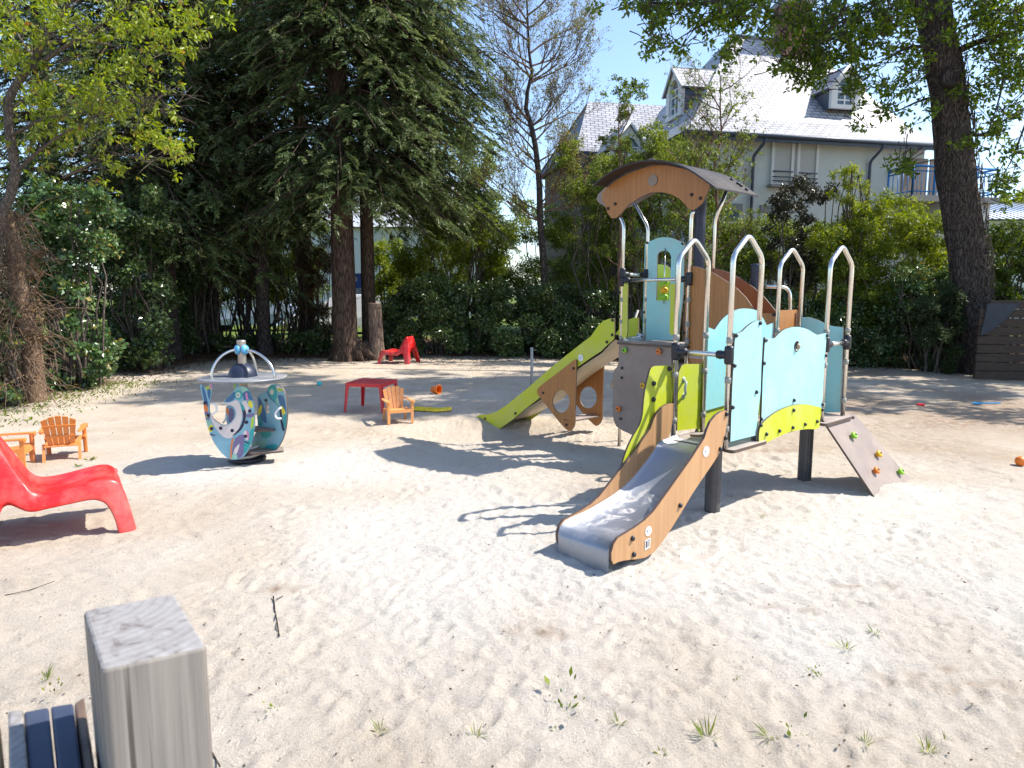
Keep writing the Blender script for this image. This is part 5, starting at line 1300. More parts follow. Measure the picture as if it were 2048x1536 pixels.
# ------------------------------------------------------------------ vegetation
R = np.random.default_rng(42)
M['bark_oak'] = bark('dark_ridged_bark', (.018, .014, .013), (.125, .10, .088), (10, 10, 2.6), 1.0)
M['bark_grey'] = bark('smooth_grey_brown_bark', (.05, .04, .035), (.19, .155, .125), (16, 16, 5), .4)
M['twig'] = bark('dry_brown_twig', (.09, .055, .035), (.26, .18, .12), (20, 20, 6), .3)
M['twig_red'] = bark('reddish_twig', (.10, .06, .045), (.26, .17, .12), (20, 20, 6), .3)
G_ = lambda *s: s
M['lf_ivy'] = leaf_mat('ivy_leaf', [(0, (.035, .065, .018)), (.5, (.075, .145, .045)), (.85, (.13, .22, .075)), (1, (.34, .24, .04))], .26, .22, .7)
M['lf_dark'] = leaf_mat('dark_evergreen_leaf', [(0, (.022, .040, .012)), (.6, (.068, .115, .030)), (.93, (.13, .20, .06)), (1, (.16, .09, .03))], .3, .15, .6)
M['lf_oak'] = leaf_mat('oak_leaf', [(0, (.055, .10, .012)), (.5, (.125, .20, .020)), (1, (.25, .33, .035))], .4, .5)
M['lf_cherry'] = leaf_mat('young_cherry_leaf', [(0, (.12, .18, .018)), (.5, (.24, .31, .035)), (.88, (.36, .43, .07)), (1, (.30, .14, .04))], .4, .5)
M['lf_yellow'] = leaf_mat('yellow_green_leaf', [(0, (.085, .135, .015)), (.5, (.185, .245, .028)), (1, (.33, .37, .06))], .45, .48)
M['lf_mid'] = leaf_mat('mid_green_leaf', [(0, (.055, .090, .014)), (.5, (.14, .20, .032)), (1, (.27, .32, .06))], .38, .45)
M['lf_con'] = leaf_mat('conifer_needles', [(0, (.026, .042, .016)), (.45, (.085, .125, .045)), (.8, (.17, .215, .085)), (1, (.32, .34, .15))], .45, .44)
M['lf_purple'] = leaf_mat('bronze_dark_leaf', [(0, (.018, .018, .010)), (.6, (.040, .038, .018)), (1, (.085, .08, .03))], .35, .2)
M['lf_bud'] = leaf_mat('small_bud_leaf', [(0, (.12, .11, .03)), (.6, (.20, .21, .05)), (1, (.30, .24, .06))], .5, .35)
M['lf_dry'] = leaf_mat('dry_brown_leaf', [(0, (.05, .03, .018)), (.6, (.13, .08, .045)), (1, (.24, .16, .08))], .7, .2, .1)

def unit(v): return v/np.maximum(np.linalg.norm(v, axis=-1, keepdims=True), 1e-9)
def leaves(P, D, N_, L, Wd, fold=.0):
    """P base, D long axis, N_ normal hint, arrays; returns verts, faces of pointed quads"""
    D = unit(D); S = unit(np.cross(D, N_)); n = len(P)
    L = np.broadcast_to(np.asarray(L, float).reshape(-1, 1), (n, 1)); Wd = np.broadcast_to(np.asarray(Wd, float).reshape(-1, 1), (n, 1))
    up = np.cross(S, D)
    a = P; b = P+D*L*.45+S*Wd*.5-up*Wd*fold; c = P+D*L; d = P+D*L*.45-S*Wd*.5-up*Wd*fold
    V = np.stack([a, b, c, d], 1).reshape(-1, 3)
    return V, np.arange(4*n).reshape(n, 4)
def crown(name, clumps, L, cover, mat, parent, wr=.55, droop=.2, up=.6, flat=.8, tint=(.5, .25), org=None, shell=.5, cap=60000):
    cl = np.array([(c[0], c[1], c[2], c[3]) for c in clumps], float)
    area = .5*L*L*wr; cnt = np.maximum(6, cover*math.pi*cl[:, 3]**2/area).astype(int)
    tot = cnt.sum()
    if tot > cap: cnt = np.maximum(4, (cnt*cap/tot)).astype(int)
    ix = np.repeat(np.arange(len(cl)), cnt); n = len(ix)
    d = unit(R.normal(size=(n, 3))); rad = R.random(n)**shell
    # sub-clusters give the crown light and dark clumps
    off = d*rad[:, None]*cl[ix, 3][:, None]*np.array([1, 1, flat])
    k = 7; sub = unit(R.normal(size=(len(cl), k, 3)))*(R.random((len(cl), k, 1))**.4)*cl[:, None, 3:4]*np.array([1, 1, flat])
    ch = R.integers(0, k, n); w = .62
    off = off*(1-w)+(sub[ix, ch]+R.normal(size=(n, 3))*cl[ix, 3][:, None]*.14)*w
    P = cl[ix, :3]+off
    D = unit(R.normal(size=(n, 3))+unit(off)*.8+np.array([0, 0, -droop]))
    N_ = unit(R.normal(size=(n, 3))*.7+np.array([0, 0, up])+unit(off)*.4)
    Ls = L*(.65+.7*R.random(n)); V, F = leaves(P, D, N_, Ls, Ls*wr, .12)
    t = np.clip(tint[0]+tint[1]*R.normal(size=n)+(R.random(len(cl))[ix]-.5)*.3, 0, .96)
    t = np.where(R.random(n) < .004, 1, t)
    if org is not None: V = V-np.array(org)
    return np_mesh(name, V, F, mat, dict(tint=np.repeat(t, 4)), False, parent)
def inpoly(x, y, P):
    c = False; n = len(P)
    for i in range(n):
        x1, y1 = P[i]; x2, y2 = P[i-1]
        if (y1 > y) != (y2 > y) and x < (x2-x1)*(y-y1)/(y2-y1)+x1: c = not c
    return c
def scatter(poly, n, rpx, Y0, Y1):
    xs = [p[0] for p in poly]; ys = [p[1] for p in poly]; out = []
    tries = 0
    while len(out) < n and tries < n*60:
        tries += 1
        u = random.uniform(min(xs), max(xs)); v = random.uniform(min(ys), max(ys))
        if not inpoly(u, v, poly): continue
        Y = random.uniform(Y0, Y1); p = at(u, v, Y); r = rpx*Y/F_PX*random.uniform(.7, 1.25)
        if p.z < .05: p.z = .05+random.random()*.2
        out.append((p.x, p.y, max(p.z, r*.6), r))
    return out
def limb(mb, a, b_, r0, r1, wob=.08, n=5, seg=5, m=0):
    a = Vector(a); b_ = Vector(b_); L = (b_-a).length; pts = []
    for i in range(seg+1):
        t = i/seg; w = wob*L*math.sin(math.pi*t)
        pts.append(a.lerp(b_, t)+Vector((random.uniform(-1, 1), random.uniform(-1, 1), random.uniform(-.3, 1)))*w*.6)
    mb.tube(pts, [r0+(r1-r0)*i/seg for i in range(seg+1)], n, m, False); return pts
def bush(name, label, cat, clumps, L, cover, mat, group=None, bark_='bark_grey', r=.035, stems=6, **kw):
    cx = sum(c[0] for c in clumps)/len(clumps); cy = sum(c[1] for c in clumps)/len(clumps)
    o0 = Vector((cx, cy, ground_z(cx, cy)))
    root = empty(name, o0, 0, label, cat, group)
    crown('foliage', clumps, L, cover, M[mat], root, org=o0, **kw)
    mb = MB(); cs = sorted(clumps, key=lambda c: -c[2])
    for i in range(min(stems*3, len(cs))):
        c = random.choice(cs[:max(4, len(cs)*2//3)]); s = o0+Vector((random.uniform(-.25, .25), random.uniform(-.2, .2), -.05))
        s.x += (c[0]-cx)*.45
        limb(mb, s, c[:3], r*random.uniform(.6, 1.1), r*.25, .10)
    mb.build('stems', M[bark_], root, o0); return root
def spray_tree(x, y, h, zmin, rad, nb, mat, label, tr, name='conifer', group=None, zcut=9.6, blades=12, az=None, trunkmat='bark_red', top_px=None, lean=0, cover=1.0, visible_from=0):
    z0 = ground_z(x, y); o0 = Vector((x, y, z0)); root = empty(name, o0, 0, label, 'tree', group)
    mb = MB()
    pts = [Vector((lean*.0, 0, -.2)), Vector((.0, 0, .5)), Vector((lean*.3, .03, h*.3)), Vector((lean*.6, 0, h*.6)), Vector((lean, 0, h))]
    mb.tube(pts, [tr*1.35, tr*1.08, tr*.92, tr*.7, tr*.15], 18, 0, False)
    Ps = []; Ds = []; Ls = []; Ts = []
    bm_ = MB()
    for i in range(nb):
        f = R.random(); zz = zmin+(min(h, zcut)-zmin)*f
        ph = R.random()*2*math.pi if az is None else R.uniform(az[0], az[1])
        Lr = rad(zz)*(.7+.45*R.random()); d = np.array([math.cos(ph), math.sin(ph), 0]); sd = np.array([-d[1], d[0], 0])
        b0 = np.array([lean*zz/h, 0, zz]); rise = .10; dr = .42+.2*R.random()
        pth = [b0+d*Lr*t+np.array([0, 0, (rise*t-dr*t*t)*Lr]) for t in (0, .25, .5, .75, 1)]
        bm_.tube([Vector(p) for p in pth], [.045*min(1, Lr/2.5), .034, .024, .015, .006], 5, 0, False)
        ns = int(8.5*Lr*cover)+3; dry = R.random() < .05
        for _ in range(ns):
            t = .12+.88*R.random()**.8; p = b0+d*Lr*t+np.array([0, 0, (rise*t-dr*t*t)*Lr]); sg = R.choice((-1, 1)); lat = sg*R.random()*(.08+.30*(1-t)*Lr+.10)
            p = p+sd*lat+np.array([0, 0, -abs(lat)*.35-.05*R.random()])
            ax = unit(d*.8+sd*sg*.6+np.array([0, 0, -.35])+R.normal(size=3)*.28); nrm = unit(np.array([0, 0, 1.])-ax*ax[2]+R.normal(size=3)*.3); si = unit(np.cross(ax, nrm)[None])[0]
            fl_ = .26+.26*R.random(); k = int(blades*1.9); u = (np.arange(k)//2)/(k/2); s2 = np.where(np.arange(k) % 2, 1., -1.)
            cur = np.array([0, 0, -1.])*(u**2)[:, None]*fl_*.35
            Ps.append(p+ax*fl_*u[:, None]+cur+R.normal(size=(k, 3))*.006); Ds.append(unit(ax[None]*.85+si[None]*(s2*.75)[:, None]+np.array([0, 0, -.35])+R.normal(size=(k, 3))*.16))
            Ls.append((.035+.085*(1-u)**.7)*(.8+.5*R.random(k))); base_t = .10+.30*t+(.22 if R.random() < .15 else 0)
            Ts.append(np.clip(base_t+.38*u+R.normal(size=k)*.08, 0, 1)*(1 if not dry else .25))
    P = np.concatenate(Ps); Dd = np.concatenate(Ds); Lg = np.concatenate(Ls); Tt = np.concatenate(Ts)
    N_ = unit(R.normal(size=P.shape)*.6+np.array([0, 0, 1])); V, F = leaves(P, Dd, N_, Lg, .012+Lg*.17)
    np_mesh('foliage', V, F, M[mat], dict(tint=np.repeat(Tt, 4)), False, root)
    mb.build('trunk', M[trunkmat], root); bm_.build('branches', M['bark_red'], root)
    return root
print('VEG start')
# ---- the conifers of the left and centre
ct = gnd(692, 722); c2 = gnd(735, 716)
def cone(base, r0, top=17.0, z0=3):
    return lambda z: r0*max(.15, (1-(z-z0)/(top-z0)*.55))
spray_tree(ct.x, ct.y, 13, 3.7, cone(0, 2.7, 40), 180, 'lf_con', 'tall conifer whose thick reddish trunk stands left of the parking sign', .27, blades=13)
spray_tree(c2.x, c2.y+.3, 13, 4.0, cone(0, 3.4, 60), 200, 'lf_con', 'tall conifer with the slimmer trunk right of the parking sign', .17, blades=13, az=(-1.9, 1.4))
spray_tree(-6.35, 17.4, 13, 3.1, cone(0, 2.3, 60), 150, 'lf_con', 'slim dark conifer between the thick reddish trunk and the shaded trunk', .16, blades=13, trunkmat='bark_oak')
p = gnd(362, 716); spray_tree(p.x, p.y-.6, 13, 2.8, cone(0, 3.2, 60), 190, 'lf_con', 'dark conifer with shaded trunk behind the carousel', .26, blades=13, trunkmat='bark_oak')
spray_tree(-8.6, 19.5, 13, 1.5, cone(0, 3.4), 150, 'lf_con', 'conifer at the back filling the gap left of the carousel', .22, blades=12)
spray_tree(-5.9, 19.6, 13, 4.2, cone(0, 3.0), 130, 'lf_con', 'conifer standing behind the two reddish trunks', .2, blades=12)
spray_tree(-11.2, 17.0, 13, 1.0, cone(0, 3.4), 130, 'lf_dark', 'dark evergreen behind the cherry tree at the left edge', .2, blades=12)
# basal roots joining the two trunks
mb = MB(); o0 = Vector((ct.x, ct.y, 0))
for (dx, dy) in ((.35, .1), (-.4, -.1), (.15, -.35), (.5, -.25), (-.2, -.35), (.8, .0)):
    mb.tube([(0, 0, .75), (dx*.45, dy*.45, .30), (dx, dy, -.05)], [.17, .13, .05], 8, 0, False)
mb.tube([(.12, 0, .05), (.28, .02, .30), (.45, .1, .38), (.58, .2, .1)], [.16, .15, .13, .12], 8, 0, False)
rt = mb.build('tree_roots', M['bark_red']); rt.location = o0; tag(rt, 'flared roots joining the two conifer trunks at the sand edge', 'roots')
# ---- dark undergrowth left and centre
bush('ivy_shrub', 'tall glossy ivy covered shrub at the left, right of the brown tangle', 'shrub', scatter([(45, 385), (130, 355), (232, 400), (238, 470), (190, 520), (205, 600), (232, 650), (235, 725), (190, 775), (60, 790), (30, 600)], 95, 30, 10.9, 12.2), .085, 2.0, 'lf_ivy', wr=.7, shell=.4)
bush('evergreen_shrub', 'dark glossy evergreen shrub right of the tall ivy shrub', 'shrub', scatter([(190, 400), (345, 380), (335, 560), (335, 705), (250, 738), (205, 700)], 75, 36, 13.2, 15.5), .085, 1.9, 'lf_dark', wr=.6)
bush('evergreen_shrub', 'black shaded shrub under the conifers behind the carousel', 'shrub', scatter([(340, 380), (450, 380), (430, 520), (395, 620), (400, 700), (340, 705)], 55, 38, 17, 18.5), .09, 1.7, 'lf_dark')
bush('evergreen_shrub', 'low dark bank of leaves under the gap with the lawn view', 'shrub', scatter([(390, 675), (660, 668), (660, 705), (400, 705)], 34, 20, 17.2, 18.4), .08, 2.0, 'lf_dark', flat=.6)
bush('brown_shrub', 'dry brown twiggy shrub left of the thick conifer trunk', 'shrub', scatter([(590, 490), (660, 480), (668, 690), (600, 690)], 36, 24, 18.5, 19.6), .07, .9, 'lf_dry', bark_='twig', stems=26, r=.02, wr=.35)
bush('light_shrub', 'sunlit green shrub seen through the dark stems left of the conifer trunks', 'shrub', scatter([(430, 470), (560, 460), (640, 470), (640, 600), (430, 600)], 44, 30, 20.5, 22), .09, .9, 'lf_mid')
# bare dark stems in that gap
stx = empty('bare_saplings', at(500, 690, 18.5)*1.0, 0, 'clump of thin dark bare stems under the conifers left of the thick trunk', 'saplings')
o0 = stx.location.copy(); o0.z = .15; stx.location = o0; mb = MB()
for i in range(46):
    u = random.uniform(400, 665); Y = random.uniform(17.8, 19.5); p = at(u, 690, Y); q = at(u+random.uniform(-45, 45), random.uniform(440, 560), Y+random.uniform(-.3, .3))
    a = Vector((p.x, p.y, .1)); limb(mb, a, q, random.uniform(.012, .04), .006, .06, 5, 6)
for (u0, u1, v1) in ((487, 512, 480), (430, 445, 470), (470, 560, 640), (520, 455, 560)): limb(mb, Vector((at(u0, 690, 18).x, 18, .1)), at(u1, v1, 18.2), .07, .03, .05, 7, 6)
mb.build('stems', M['bark_oak'], stx, o0)
# ---- centre and right hedge
bush('evergreen_shrub', 'dark glossy shrub bank behind the red lounge chair and stump', 'shrub', scatter([(768, 600), (860, 560), (1010, 575), (1020, 712), (772, 712)], 90, 30, 16.9, 18.2), .075, 2.0, 'lf_dark')
bush('evergreen_shrub', 'dark shrub bank behind the lime slide', 'shrub', scatter([(1000, 575), (1120, 580), (1245, 590), (1250, 712), (1000, 712)], 80, 30, 16.7, 18.2), .075, 2.0, 'lf_dark')
bush('yellow_green_tree', 'small yellow green tree right of the stump, its crown in front of the pale building', 'tree', scatter([(800, 520), (850, 470), (880, 410), (950, 400), (1010, 440), (1020, 560), (940, 580), (790, 580)], 60, 30, 18.5, 20.2), .075, 1.15, 'lf_yellow', wr=.45, r=.05)
bush('yellow_green_shrub', 'bright green bush far behind the stump between trunk and yellow green tree', 'shrub', scatter([(745, 490), (800, 480), (835, 520), (830, 590), (750, 590)], 26, 24, 22, 23.5), .09, 1.3, 'lf_yellow')
bush('mixed_shrub', 'tall mixed green shrub around the foot of the bare twiggy tree', 'shrub', scatter([(970, 430), (1060, 400), (1140, 370), (1200, 330), (1260, 320), (1250, 600), (960, 600)], 120, 32, 18.3, 20.2), .06, 1.4, 'lf_mid')
bush('mixed_shrub', 'green shrub right behind the roofed tower', 'shrub', scatter([(1215, 330), (1290, 300), (1330, 265), (1390, 290), (1450, 390), (1450, 720), (1230, 720)], 150, 32, 17.2, 19.2), .062, 1.4, 'lf_mid')
bush('mixed_shrub', 'shaded green hedge behind the steel hoops', 'hedge', scatter([(1400, 470), (1530, 440), (1640, 460), (1700, 500), (1700, 722), (1400, 722)], 200, 32, 16.2, 18), .062, 1.6, 'lf_mid', tint=(.45, .25))
bush('hedge', 'low black green hedge foot behind the play structure on the right', 'hedge', scatter([(1400, 600), (1940, 590), (1945, 738), (1400, 722)], 250, 30, 14.3, 16.2), .07, 2.0, 'lf_dark', stems=2)
bush('bronze_shrub', 'dark bronze leaved shrub rising in front of the cream house wall', 'shrub', scatter([(1545, 400), (1600, 355), (1640, 395), (1665, 370), (1650, 450), (1640, 560), (1540, 560), (1530, 470)], 52, 22, 15.2, 16.2), .07, 1.1, 'lf_purple')
bush('bamboo_shrub', 'tall yellow green narrow leaved shrub with arching tips left of the oak', 'shrub', scatter([(1640, 470), (1690, 430), (1720, 400), (1790, 390), (1850, 420), (1900, 430), (1930, 560), (1900, 660), (1640, 640)], 230, 26, 14.6, 16.0), .095, 1.7, 'lf_yellow', stems=2, wr=.25, droop=.6, shell=.35, tint=(.42, .25))
bush('bamboo_shrub', 'yellow green sprig arching up in front of the blank house wall', 'shrub', scatter([(1672, 345), (1700, 330), (1735, 360), (1765, 385), (1760, 440), (1720, 430), (1690, 400), (1700, 450), (1690, 470), (1660, 400)], 24, 15, 15.0, 15.4), .09, 1.1, 'lf_yellow', wr=.25, droop=.6, tint=(.6, .2))
bush('glossy_shrub', 'pale glinting leaved shrub left of the oak trunk foot', 'shrub', scatter([(1790, 545), (1900, 540), (1915, 600), (1830, 630), (1780, 600)], 30, 22, 14.2, 14.8), .07, 1.6, 'lf_ivy', tint=(.75, .15))
bush('dwarf_conifer', 'rounded dark conifer bush at the foot of the oak', 'shrub', scatter([(1850, 600), (1890, 572), (1930, 600), (1940, 735), (1860, 735), (1840, 660)], 44, 24, 13.3, 14.0), .06, 2.2, 'lf_con', wr=.3, tint=(.2, .15))
bush('evergreen_shrub', 'leafy shrub right of the oak above the timber wall', 'shrub', scatter([(1955, 470), (2010, 450), (2120, 470), (2120, 620), (1970, 610)], 70, 26, 13.6, 15.2), .075, 1.5, 'lf_mid', tint=(.3, .2))
bush('garden_tree', 'rounded yellow green tree far off at the right edge under the oak leaves', 'tree', scatter([(2000, 400), (2060, 375), (2200, 380), (2200, 440), (2000, 425)], 30, 22, 33, 35), .12, 1.5, 'lf_yellow')
# far trees behind gaps
for i, (poly, Y, lab) in enumerate((([(380, 330), (620, 330), (640, 560), (380, 560)], 34, 'far leafy tree seen through gaps left of the conifer trunks'), ([(780, 250), (1000, 260), (1000, 480), (850, 480)], 40, 'far leafy tree above the pale building'), ([(1100, 330), (1240, 320), (1240, 480), (1100, 480)], 30, 'leafy tree left of the slate roofed wing'))):
    bush('background_tree', lab, 'tree', scatter(poly, 50, 30, Y, Y+2), .16, 1.2, 'lf_mid', group='trees beyond the hedge', r=.1)
bush('light_shrub', 'loose light green branches in front of the slate roofed wing left of the tower', 'shrub', scatter([(1120, 300), (1180, 260), (1240, 290), (1300, 240), (1350, 250), (1400, 330), (1260, 400), (1110, 420)], 100, 20, 16.9, 18), .06, .8, 'lf_mid', tint=(.6, .2))
# ---- cherry tree at the left edge
YC = 9.6; base = gnd(-40, 800); o0 = Vector((base.x, YC, .1))
ch = empty('cherry_tree', o0, 0, 'yellow green young leaved tree with slim ringed trunk at the left edge', 'tree')
def A(u, v, dy=0): return at(u, v, YC+dy)
mb = MB(); tp = [A(-30, 800), A(-22, 640), A(-8, 500), A(3, 427), A(20, 393), A(32, 342), A(20, 273), A(15, 205), A(31, 171), A(68, 120), A(99, 65), A(137, 3), A(170, -60)]
tp[0].z = -.05; mb.tube(tp, [.085, .08, .072, .066, .064, .062, .06, .056, .05, .044, .038, .03, .02], 12, 0, False); mb.build('trunk', M['bark_grey'], ch, o0)
mb = MB(); brs = []
def cbr(pts, r0):
    P_ = [A(u, v, d) for u, v, d in pts]; mb.tube(fillet(P_, .15, 3), [r0*(1-.8*i/(len(fillet(P_, .15, 3))-1)) for i in range(len(fillet(P_, .15, 3)))], 6, 0, False); brs.append(P_)
cbr([(66, 137, 0), (120, 99, -.1), (164, 75, -.1), (219, 38, -.2), (270, 5, -.2)], .032); cbr([(95, 85, 0), (170, 82, .2), (250, 95, .3), (330, 110, .3), (420, 95, .4)], .022)
cbr([(30, 345, 0), (80, 300, -.2), (120, 270, -.2), (190, 235, -.3), (240, 200, -.2)], .022); cbr([(30, 330, 0), (5, 310, .1), (-30, 290, .2)], .02)
cbr([(126, 355, .3), (178, 331, .3), (202, 307, .3), (190, 262, .3)], .02); cbr([(202, 310, .3), (250, 310, .3), (300, 325, .2), (345, 300, .2)], .014); cbr([(267, 265, .2), (290, 200, .2), (340, 170, .1)], .012); cbr([(262, 200, 0), (300, 215, 0), (350, 228, .1)], .012)
cbr([(20, 273, 0), (90, 235, -.3), (170, 225, -.4), (250, 235, -.3)], .02); cbr([(18, 220, 0), (60, 190, .2), (130, 180, .3), (200, 160, .2), (290, 140, .3)], .02); cbr([(137, 3, 0), (200, -30, 0), (300, -40, .2)], .03); cbr([(68, 120, 0), (30, 60, .2), (10, 0, .3)], .02)
cc = []
for P_ in brs:
    for _ in range(22):
        i = random.randrange(len(P_)-1); p = P_[i].lerp(P_[i+1], random.random()); q = p+Vector((random.uniform(-.6, .6), random.uniform(-.4, .4), random.uniform(-.3, .45)))
        limb(mb, p, q, .006, .0025, .1, 4, 3)
        if q.x*F_PX/q.y+1024 < 400: cc.append((q.x, q.y, q.z, random.uniform(.05, .13)))
for (u, v, n, s) in ((220, 40, 40, 120), (320, 60, 34, 90), (120, 20, 16, 60), (60, 180, 16, 60), (190, 190, 18, 60), (90, 240, 12, 50), (30, 110, 14, 40), (300, 270, 12, 50), (350, 290, 9, 45), (400, 30, 16, 60), (240, 130, 18, 80), (20, 50, 10, 40), (205, 215, 10, 40), (130, 270, 6, 40)):
    for _ in range(n): q = A(u+random.gauss(0, s*.5), v+random.gauss(0, s*.33), random.uniform(-.5, .5)); cc.append((q.x, q.y, q.z, random.uniform(.06, .15)))
crown('foliage', cc, .08, .62, M['lf_cherry'], ch, wr=.42, droop=.9, org=o0, tint=(.5, .25)); mb.build('branches', M['bark_grey'], ch, o0)
# ---- brown tangle of dead ivy on an old trunk
o0 = Vector((gnd(60, 800).x, 9.9, .05)); dv = empty('dead_ivy_tangle', o0, 0, 'brown tangle of dry ivy stems on an old trunk at the left edge', 'dead ivy')
mb = MB(); YT = 9.9
mb.tube([Vector((at(70, 800, YT).x, YT, -.1)), at(65, 700, YT), at(40, 600, YT), at(30, 500, YT), at(15, 420, YT)], [.16, .13, .12, .11, .06], 10, 0, False); mb.build('old_trunk', M['twig'], dv, o0)
mb = MB()
for i in range(620):
    v = random.uniform(410, 770); u0 = random.uniform(-60, 60)+20*(v > 600); p = at(u0, v, YT+random.uniform(-.5, .4)); a = random.uniform(-1, 1)
    L_ = random.uniform(.2, .75)*(1.25 if v > 560 else .8); d = Vector((random.uniform(-.3, 1), random.uniform(-.7, .4), random.uniform(-.6, .5))).normalized()
    pts = [p]
    for k in range(6): d = (d+Vector((random.uniform(-.3, .3), random.uniform(-.3, .3), random.uniform(-.45, .20)))*.8).normalized(); pts.append(pts[-1]+d*L_/6)
    mb.tube(pts, [.0065*random.uniform(.5, 1.3)]*4+[.004, .003, .002], 4, 0, False)
mb.build('dry_stems', M['twig'], dv, o0)
crown('dry_leaves', scatter([(-60, 420), (50, 420), (90, 600), (90, 780), (-60, 790)], 40, 26, 9.7, 10.5), .06, .5, M['lf_dry'], dv, org=o0)
bush('laurel_shrub', 'low green leaved shrub below the brown tangle at the left edge', 'shrub', scatter([(-60, 620), (20, 600), (50, 700), (40, 790), (-60, 800)], 26, 22, 9.3, 9.8), .09, 1.0, 'lf_ivy', wr=.4, tint=(.7, .2))
# ---- bare twiggy tree
YB = 17.6; o0 = Vector((at(1092, 640, YB).x, YB, .15)); bt = empty('bare_twiggy_tree', o0, 0, 'nearly leafless tree with reddish twigs against the sky in the centre', 'tree')
def B(u, v, d=0): return at(u, v, YB+d)
mb = MB(); tk = [B(1096, 730), B(1092, 640), B(1088, 540), B(1080, 434), B(1079, 375), B(1076, 337), B(1071, 293), B(1064, 258), B(1052, 217), B(1055, 182), B(1064, 146), B(1058, 103), B(1055, 30), B(1050, -60)]
tk[0].z = 0; rr_ = [.12, .11, .095, .085, .08, .074, .07, .064, .056, .048, .04, .034, .024, .012]
mb.tube(tk, rr_, 10, 0, False); mb.build('trunk', M['bark_oak'], bt, o0)
mb = MB(); tips = []
def grow(p, d, L_, r, dep):
    q = p; pts = [p]
    for k in range(3):
        d = (d+Vector((random.uniform(-.22, .22), random.uniform(-.22, .22), random.uniform(-.08, .24)))).normalized(); q = q+d*L_/3; pts.append(q)
    mb.tube(pts, [r, r*.85, r*.7, r*.55], 5 if r > .012 else 3, 0, False)
    if dep == 0: tips.append(q); return
    for k in range(random.choice((3, 4) if dep > 1 else (3, 4, 5))):
        f = random.randrange(1, 4); nd_ = (d+Vector((random.uniform(-.85, .85), random.uniform(-.85, .85), random.uniform(-.3, .6)))*.85).normalized()
        grow(pts[f], nd_, L_*random.uniform(.55, .8), r*.5, dep-1)
for i in range(42):
    f = random.uniform(2.8, 12.8); k = int(f); p = tk[k].lerp(tk[k+1], f-k); zfr = (p.z-3)/7
    sx = random.choice((-1, 1)); L_ = random.uniform(.75, 1.1)*(1.15-.35*abs(zfr-.45))
    d = Vector((sx*random.uniform(.5, 1), random.uniform(-.6, .6), random.uniform(.15, .8))).normalized()
    grow(p, d, L_, .026, 4 if i % 5 else 3)
mb.build('branches', M['twig_red'], bt, o0)
random.shuffle(tips); crown('buds', [(t.x, t.y, t.z, .07) for t in tips[:5000]], .042, .5, M['lf_bud'], bt, wr=.6, org=o0, cap=32000)
# ---- small leafing sapling in front of the house and a little twisted tree
def sapling(u, Y, vtop, n, lab, leafm, spread=.9, lean=(0, 0), z0v=600, cov=.5, ls=.045, lf=700):
    global mb, tips
    b0 = at(u, z0v, Y); b0.z = .1; tpnt = at(u+lean[0], vtop, Y); root = empty('sapling_tree', b0, 0, lab, 'tree'); mb = MB(); tips = []
    pts = limb(mb, b0, tpnt, .055, .012, .04, 7, 9)
    mb2 = mb
    for i in range(n):
        f = random.uniform(.32, .98)*(len(pts)-1); k = int(f); p = pts[k].lerp(pts[min(k+1, len(pts)-1)], f-k)
        d = Vector((random.choice((-1, 1))*random.uniform(.3, 1), random.uniform(-.7, .7), random.uniform(.2, .9))).normalized(); grow(p, d, spread*random.uniform(.6, 1.1), .016, 3)
    mb.build('branches', M['twig_red'], root, b0); random.shuffle(tips)
    crown('foliage', [(t.x, t.y, t.z, .06) for t in tips[:lf*3//4]], ls, cov, M[leafm], root, wr=.6, org=b0, cap=16000); return root
sapling(1437, 16.0, 150, 20, 'slender sapling with sparse new leaves in front of the slate roof', 'lf_mid', .95, (5, 0), cov=.6)
sapling(1370, 15.6, 330, 16, 'low branching sapling with small leaves just right of the tower roof', 'lf_mid', .85, (20, 0), cov=1.0, lf=900)
sapling(1246, 16.4, 205, 9, 'little twisted tree with a dark leafy top left of the house', 'lf_mid', .5, (-8, 0), cov=.8)
cl_ = [(c.x, c.y, c.z, random.uniform(.1, .2)) for c in [at(1255+random.gauss(0, 26), 180+random.gauss(0, 13), 16.4+random.uniform(-.3, .3)) for _ in range(14)]]
crown('foliage', cl_, .06, 1.0, M['lf_mid'], bpy.data.objects['sapling_tree.002'], org=bpy.data.objects['sapling_tree.002'].location, tint=(.3, .2))
# ---- oak
YO = 13.7
ob = at(1945, 745, YO); o0 = Vector((ob.x, YO, 0)); oak = empty('oak_tree', o0, 0, 'big oak with thick dark ridged trunk and leafy boughs over the right half', 'tree')
def O(u, v, d=0): return at(u, v, YO+d)
tk = [(1948, 770, 50), (1945, 735, 42), (1940, 640, 37), (1939, 560, 35), (1930, 480, 34), (1917, 380, 35), (1909, 300, 34), (1901, 240, 33), (1893, 190, 31), (1884, 120, 33), (1872, 50, 31), (1864, -20, 30), (1850, -120, 26), (1835, -260, 18)]
pts = smooth_loop([(a, b_) for a, b_, _ in tk], 4, False); wd = smooth_loop([(c, 0) for _, _, c in tk], 4, False)
V = []; F = []; n = 30
for i, (u, v) in enumerate(pts):
    c = O(u, v); r0 = wd[i][0]*YO/F_PX*.94
    for j in range(n):
        a = 2*math.pi*j/n; q = r0*(1+.06*math.sin(3*a+c.z*1.7)+.045*math.sin(7*a-c.z*2.3)+.03*math.sin(13*a+c.z*5)+.05*(random.random()-.5)); V.append(c+Vector((q*math.cos(a), q*math.sin(a), 0)))
F = [(i*n+j, i*n+(j+1) % n, (i+1)*n+(j+1) % n, (i+1)*n+j) for i in range(len(pts)-1) for j in range(n)]
mb = MB(); mb.add(V, F, 0, True)
